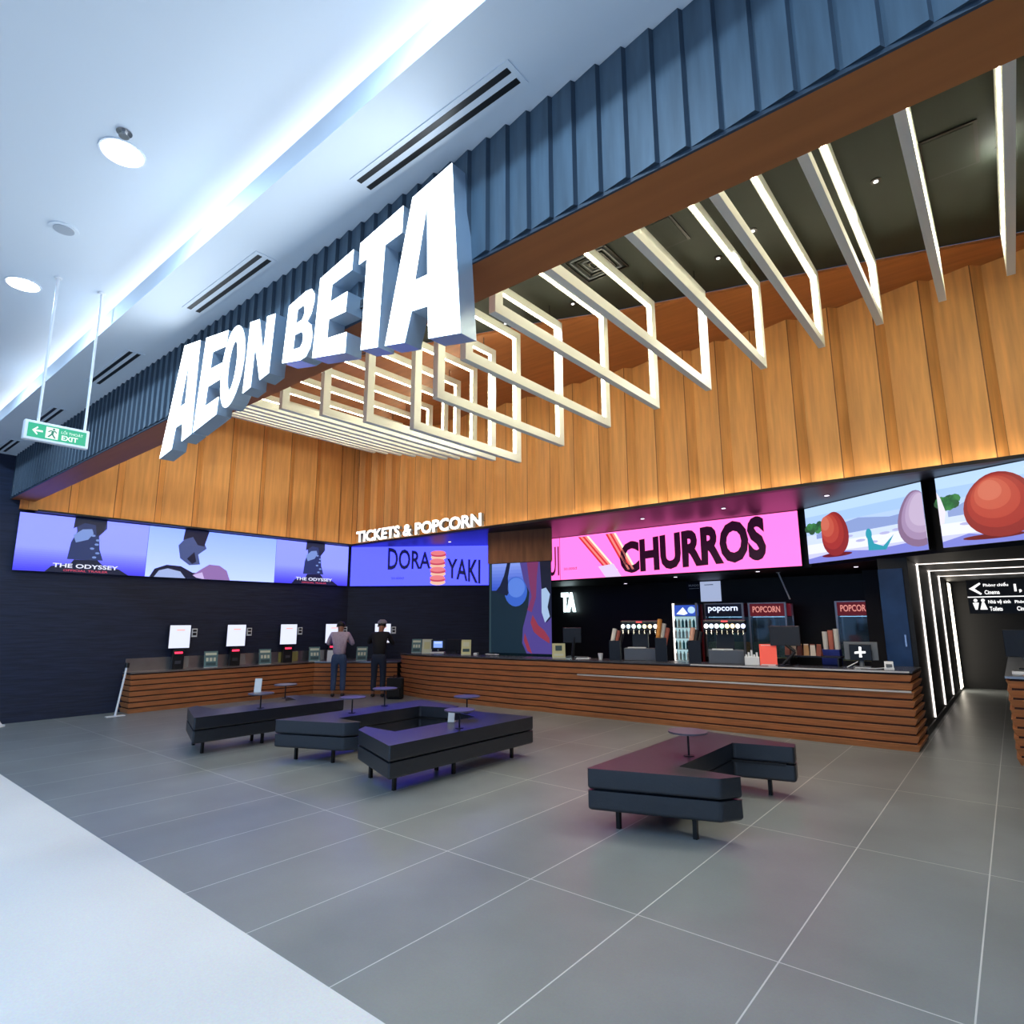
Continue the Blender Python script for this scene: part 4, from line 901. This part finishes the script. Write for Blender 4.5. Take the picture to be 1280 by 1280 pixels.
# bag of cups, menu card, monitors, trays
t = thing('napkin_holder', 'white holder stuffed with paper straws and napkins left of the red card', 'napkin holder', (-3.04, 9.22, on(-3.0)), R(20))
MB().box(-.1, .1, -.06, .06, 0, .12, M_wp).build('box', t, True, bevel=.006)
for k in range(5): MB().box(-.085+.036*k, -.06+.036*k, -.04, .04, .1, .15+.03*((k*7) % 3), M_paper).build('napkin', t, True)
card(-2.8, 9.2, on(-2.8), .23, .3, R(15), 'red upright menu card on the snack counter', mat('menu_red', '#d8564a', .6, emit='#d8483c', es=.35), 'menu_card', None, [(.08, .92, .04, .07, M_paper), (.1, .9, .93, .95, M_paper)])  # weak emission added to the red card, which is no light source
t = thing('cash_monitor', 'black till monitor on a bent arm right of the red menu card', 'monitor', (-2.58, 9.3, on(-2.6)), R(10))
MB().box(-.2, .2, -.015, .02, .28, .56, mat('mon_body', '#26262a', .4)).build('display', t, True, bevel=.008)
MB().tube((0, .0, .3), (.12, .0, .2), .022, M_plas).tube((.12, 0, .2), (-.05, 0, .02), .022, M_plas).cyl((-.05, 0), .11, 0, .015, M_plas).build('arm', t, True)
t = thing('serving_tray', 'black shelf tray behind the till monitor, loaded with snack packs', 'tray', (-2.27, 9.55, on(-2.3)), 0)
MB().box(-.36, .36, -.12, .12, .12, .14, M_plas).build('tray', t, True)
for sx_ in (-.32, .32): MB().box(sx_-.01, sx_+.01, -.1, .1, 0, .12, M_plas).build('foot', t, True)
pk = [mat('pack%d' % i, c, .5) for i, c in enumerate(('#a06048', '#c8b09a', '#6a3a30', '#b88a5a', '#d8c8b8', '#8a4a3a'))]
for k in range(6):
    x = -2.62+.085*k
    t = thing('snack_pack', 'snack pack %s from the left on the black shelf tray' % ['first', 'second', 'third', 'fourth', 'fifth', 'sixth'][k], 'snack', (x, 9.53, on(-2.3)+.14), R(20*math.sin(k*2.2)), 'snack packs on the tray')
    MB().add([(-.035, -.03, 0), (.035, -.03, 0), (.035, .03, 0), (-.035, .03, 0), (-.03, -.005, .15), (.03, -.005, .15), (.03, .005, .15), (-.03, .005, .15)], [(3, 2, 1, 0), (4, 5, 6, 7), (0, 1, 5, 4), (1, 2, 6, 5), (2, 3, 7, 6), (3, 0, 4, 7)], pk[k]).build('bag', t, True)
    MB().box(-.031, .031, -.006, .006, .145, .16, pk[(k+1) % 6]).build('seal', t, True)
t = thing('cup_crate', 'blue crate holding cup stacks behind the tray', 'crate', (-2.1, 9.82, on(-2.1)), 0)
MB().box(-.12, .12, -.08, .08, .0, .22, mat('crate_blue', '#16257a', .5)).build('crate', t, True, bevel=.006)
for k, c in enumerate((cw, cpk, cw)):
    t = thing('cup_stack', 'tall stack of paper cups in the blue crate, %s' % ['left', 'middle', 'right'][k], 'cups', (-2.17+.075*k, 9.82, on(-2.1)+.22), 0, 'cup stacks in the crate')
    MB().cyl((0, 0), .032, 0, .24+.02*k, c, 14, r1=.036).build('cups', t, True)
    MB().cyl((0, 0), .038, .24+.02*k, .25+.02*k, c, 14).build('rim', t, True)
t = thing('cash_terminal', 'black till screen showing a white cross, grey screen behind it', 'till', (-1.66, 9.42, on(-1.66)), R(5))
MB().box(-.13, .13, -.02, .01, .1, .31, M_plas).build('customer_screen', t, True, bevel=.005)
p = Pic((-.12, -.022, .11), (1, 0, 0)); wc = glow('#ffffff', 1.4); p.poly([(.1, .03), (.135, .03), (.13, .08), (.18, .085), (.18, .11), (.13, .11), (.135, .165), (.105, .17), (.105, .11), (.05, .1), (.05, .075), (.105, .08)], wc, 1); p.mb.build('screen_cross', t, True)
MB().box(-.2, .2, .05, .075, .1, .34, M_grey).build('operator_screen', t, True, bevel=.005)
MB().tube((0, .03, .0), (0, .03, .14), .03, M_grey).box(-.1, .1, -.06, .12, 0, .02, M_grey).build('stand', t, True)
t = thing('card_reader', 'small white card reader at the right end of the snack counter', 'card reader', (-1.33, 9.3, on(-1.33)), R(10))
MB().box(-.055, .055, -.05, .06, 0, .02, M_wp).add([(-.05, -.04, .02), (.05, -.04, .02), (.05, .05, .02), (-.05, .05, .02), (-.05, -.0, .1), (.05, -.0, .1), (.05, .05, .1), (-.05, .05, .1)], [(3, 2, 1, 0), (4, 5, 6, 7), (0, 1, 5, 4), (1, 2, 6, 5), (2, 3, 7, 6), (3, 0, 4, 7)], M_wp).build('body', t, True)
MB().box(-.035, .035, -.044, -.04, .03, .07, M_grey).build('keypad', t, True)
t = thing('cable', 'white cable running between the till and the card reader', 'cable', (-1.5, 9.3, on(-1.5)), 0)
MB().tube((-.32, .02, .008), (-.2, .1, .08), .006, M_wp, 6).tube((-.22, .0, .008), (.02, -.05, .008), .006, M_wp, 6).tube((.02, -.05, .008), (.12, 0, .02), .006, M_wp, 6).build('cord', t, True)
t = thing('receipt', 'scrap of white paper on the counter edge before the till', 'paper', (-1.68, 9.18, on(-1.7)), R(30)); MB().box(-.03, .04, -.02, .02, 0, .004, M_paper).build('sheet', t, True)
t = thing('receipt', 'scrap of white paper on the counter below the red menu card', 'paper', (-2.72, 9.12, on(-2.7)), R(20)); MB().box(-.06, .06, -.03, .03, 0, .004, M_paper).build('sheet', t, True)
# hanging pipes in the bar ceiling
for (x, y, dx, lab) in ((-3.3, 11.8, .17, 'thin white strut hanging from the bar ceiling above the red popcorn header'), (-1.5, 11.0, .06, 'short white strut hanging from the bar ceiling near the blue panel')):
    t = thing('ceiling_strut', lab, 'strut', (x, y, 2.455)); MB().tube((0, 0, 0), (dx, 0, -.5 if dx > .1 else -.25), .014, M_wp).cyl((0, 0), .04, -.01, 0, M_wp).build('strut', t, True)
# blue glossy door panel at the end wall
t = thing('door_panel', 'glossy dark blue door panel at the right end of the bar', 'door', (-1.29, 10.09, 0))
MB().box(-1.45, -1.15, 10.07, 10.098, .01, 2.3, mat('blue_gloss', '#1f3a66', .25, noise=.4, nscale=2)).build('leaf', t)
MB().box(-1.21, -1.19, 10.03, 10.07, 1.22, 1.38, M_chrome).build('handle', t)
# right counter monitor
t = thing('monitor', 'dark monitor on the counter at the right edge', 'monitor', (.05, 10.3, .955), R(-5))
MB().box(-.2, .3, 0, .03, .15, .5, M_plas).build('display', t, True, bevel=.006); MB().tube((.05, .03, 0), (-.12, .03, .3), .012, M_grey).tube((.05, .03, 0), (.05, .03, .3), .012, M_grey).box(-.08, .2, -.05, .1, 0, .015, M_plas).build('stand', t, True)
t = thing('keyboard', 'white card terminal at the front of the counter at the right edge', 'terminal', (.02, 9.3, .955), 0)
MB().box(-.12, .14, -.06, .06, 0, .04, M_wp).build('body', t, True, bevel=.008); MB().box(-.1, .1, -.04, .04, .04, .044, M_grey).build('keys', t, True)
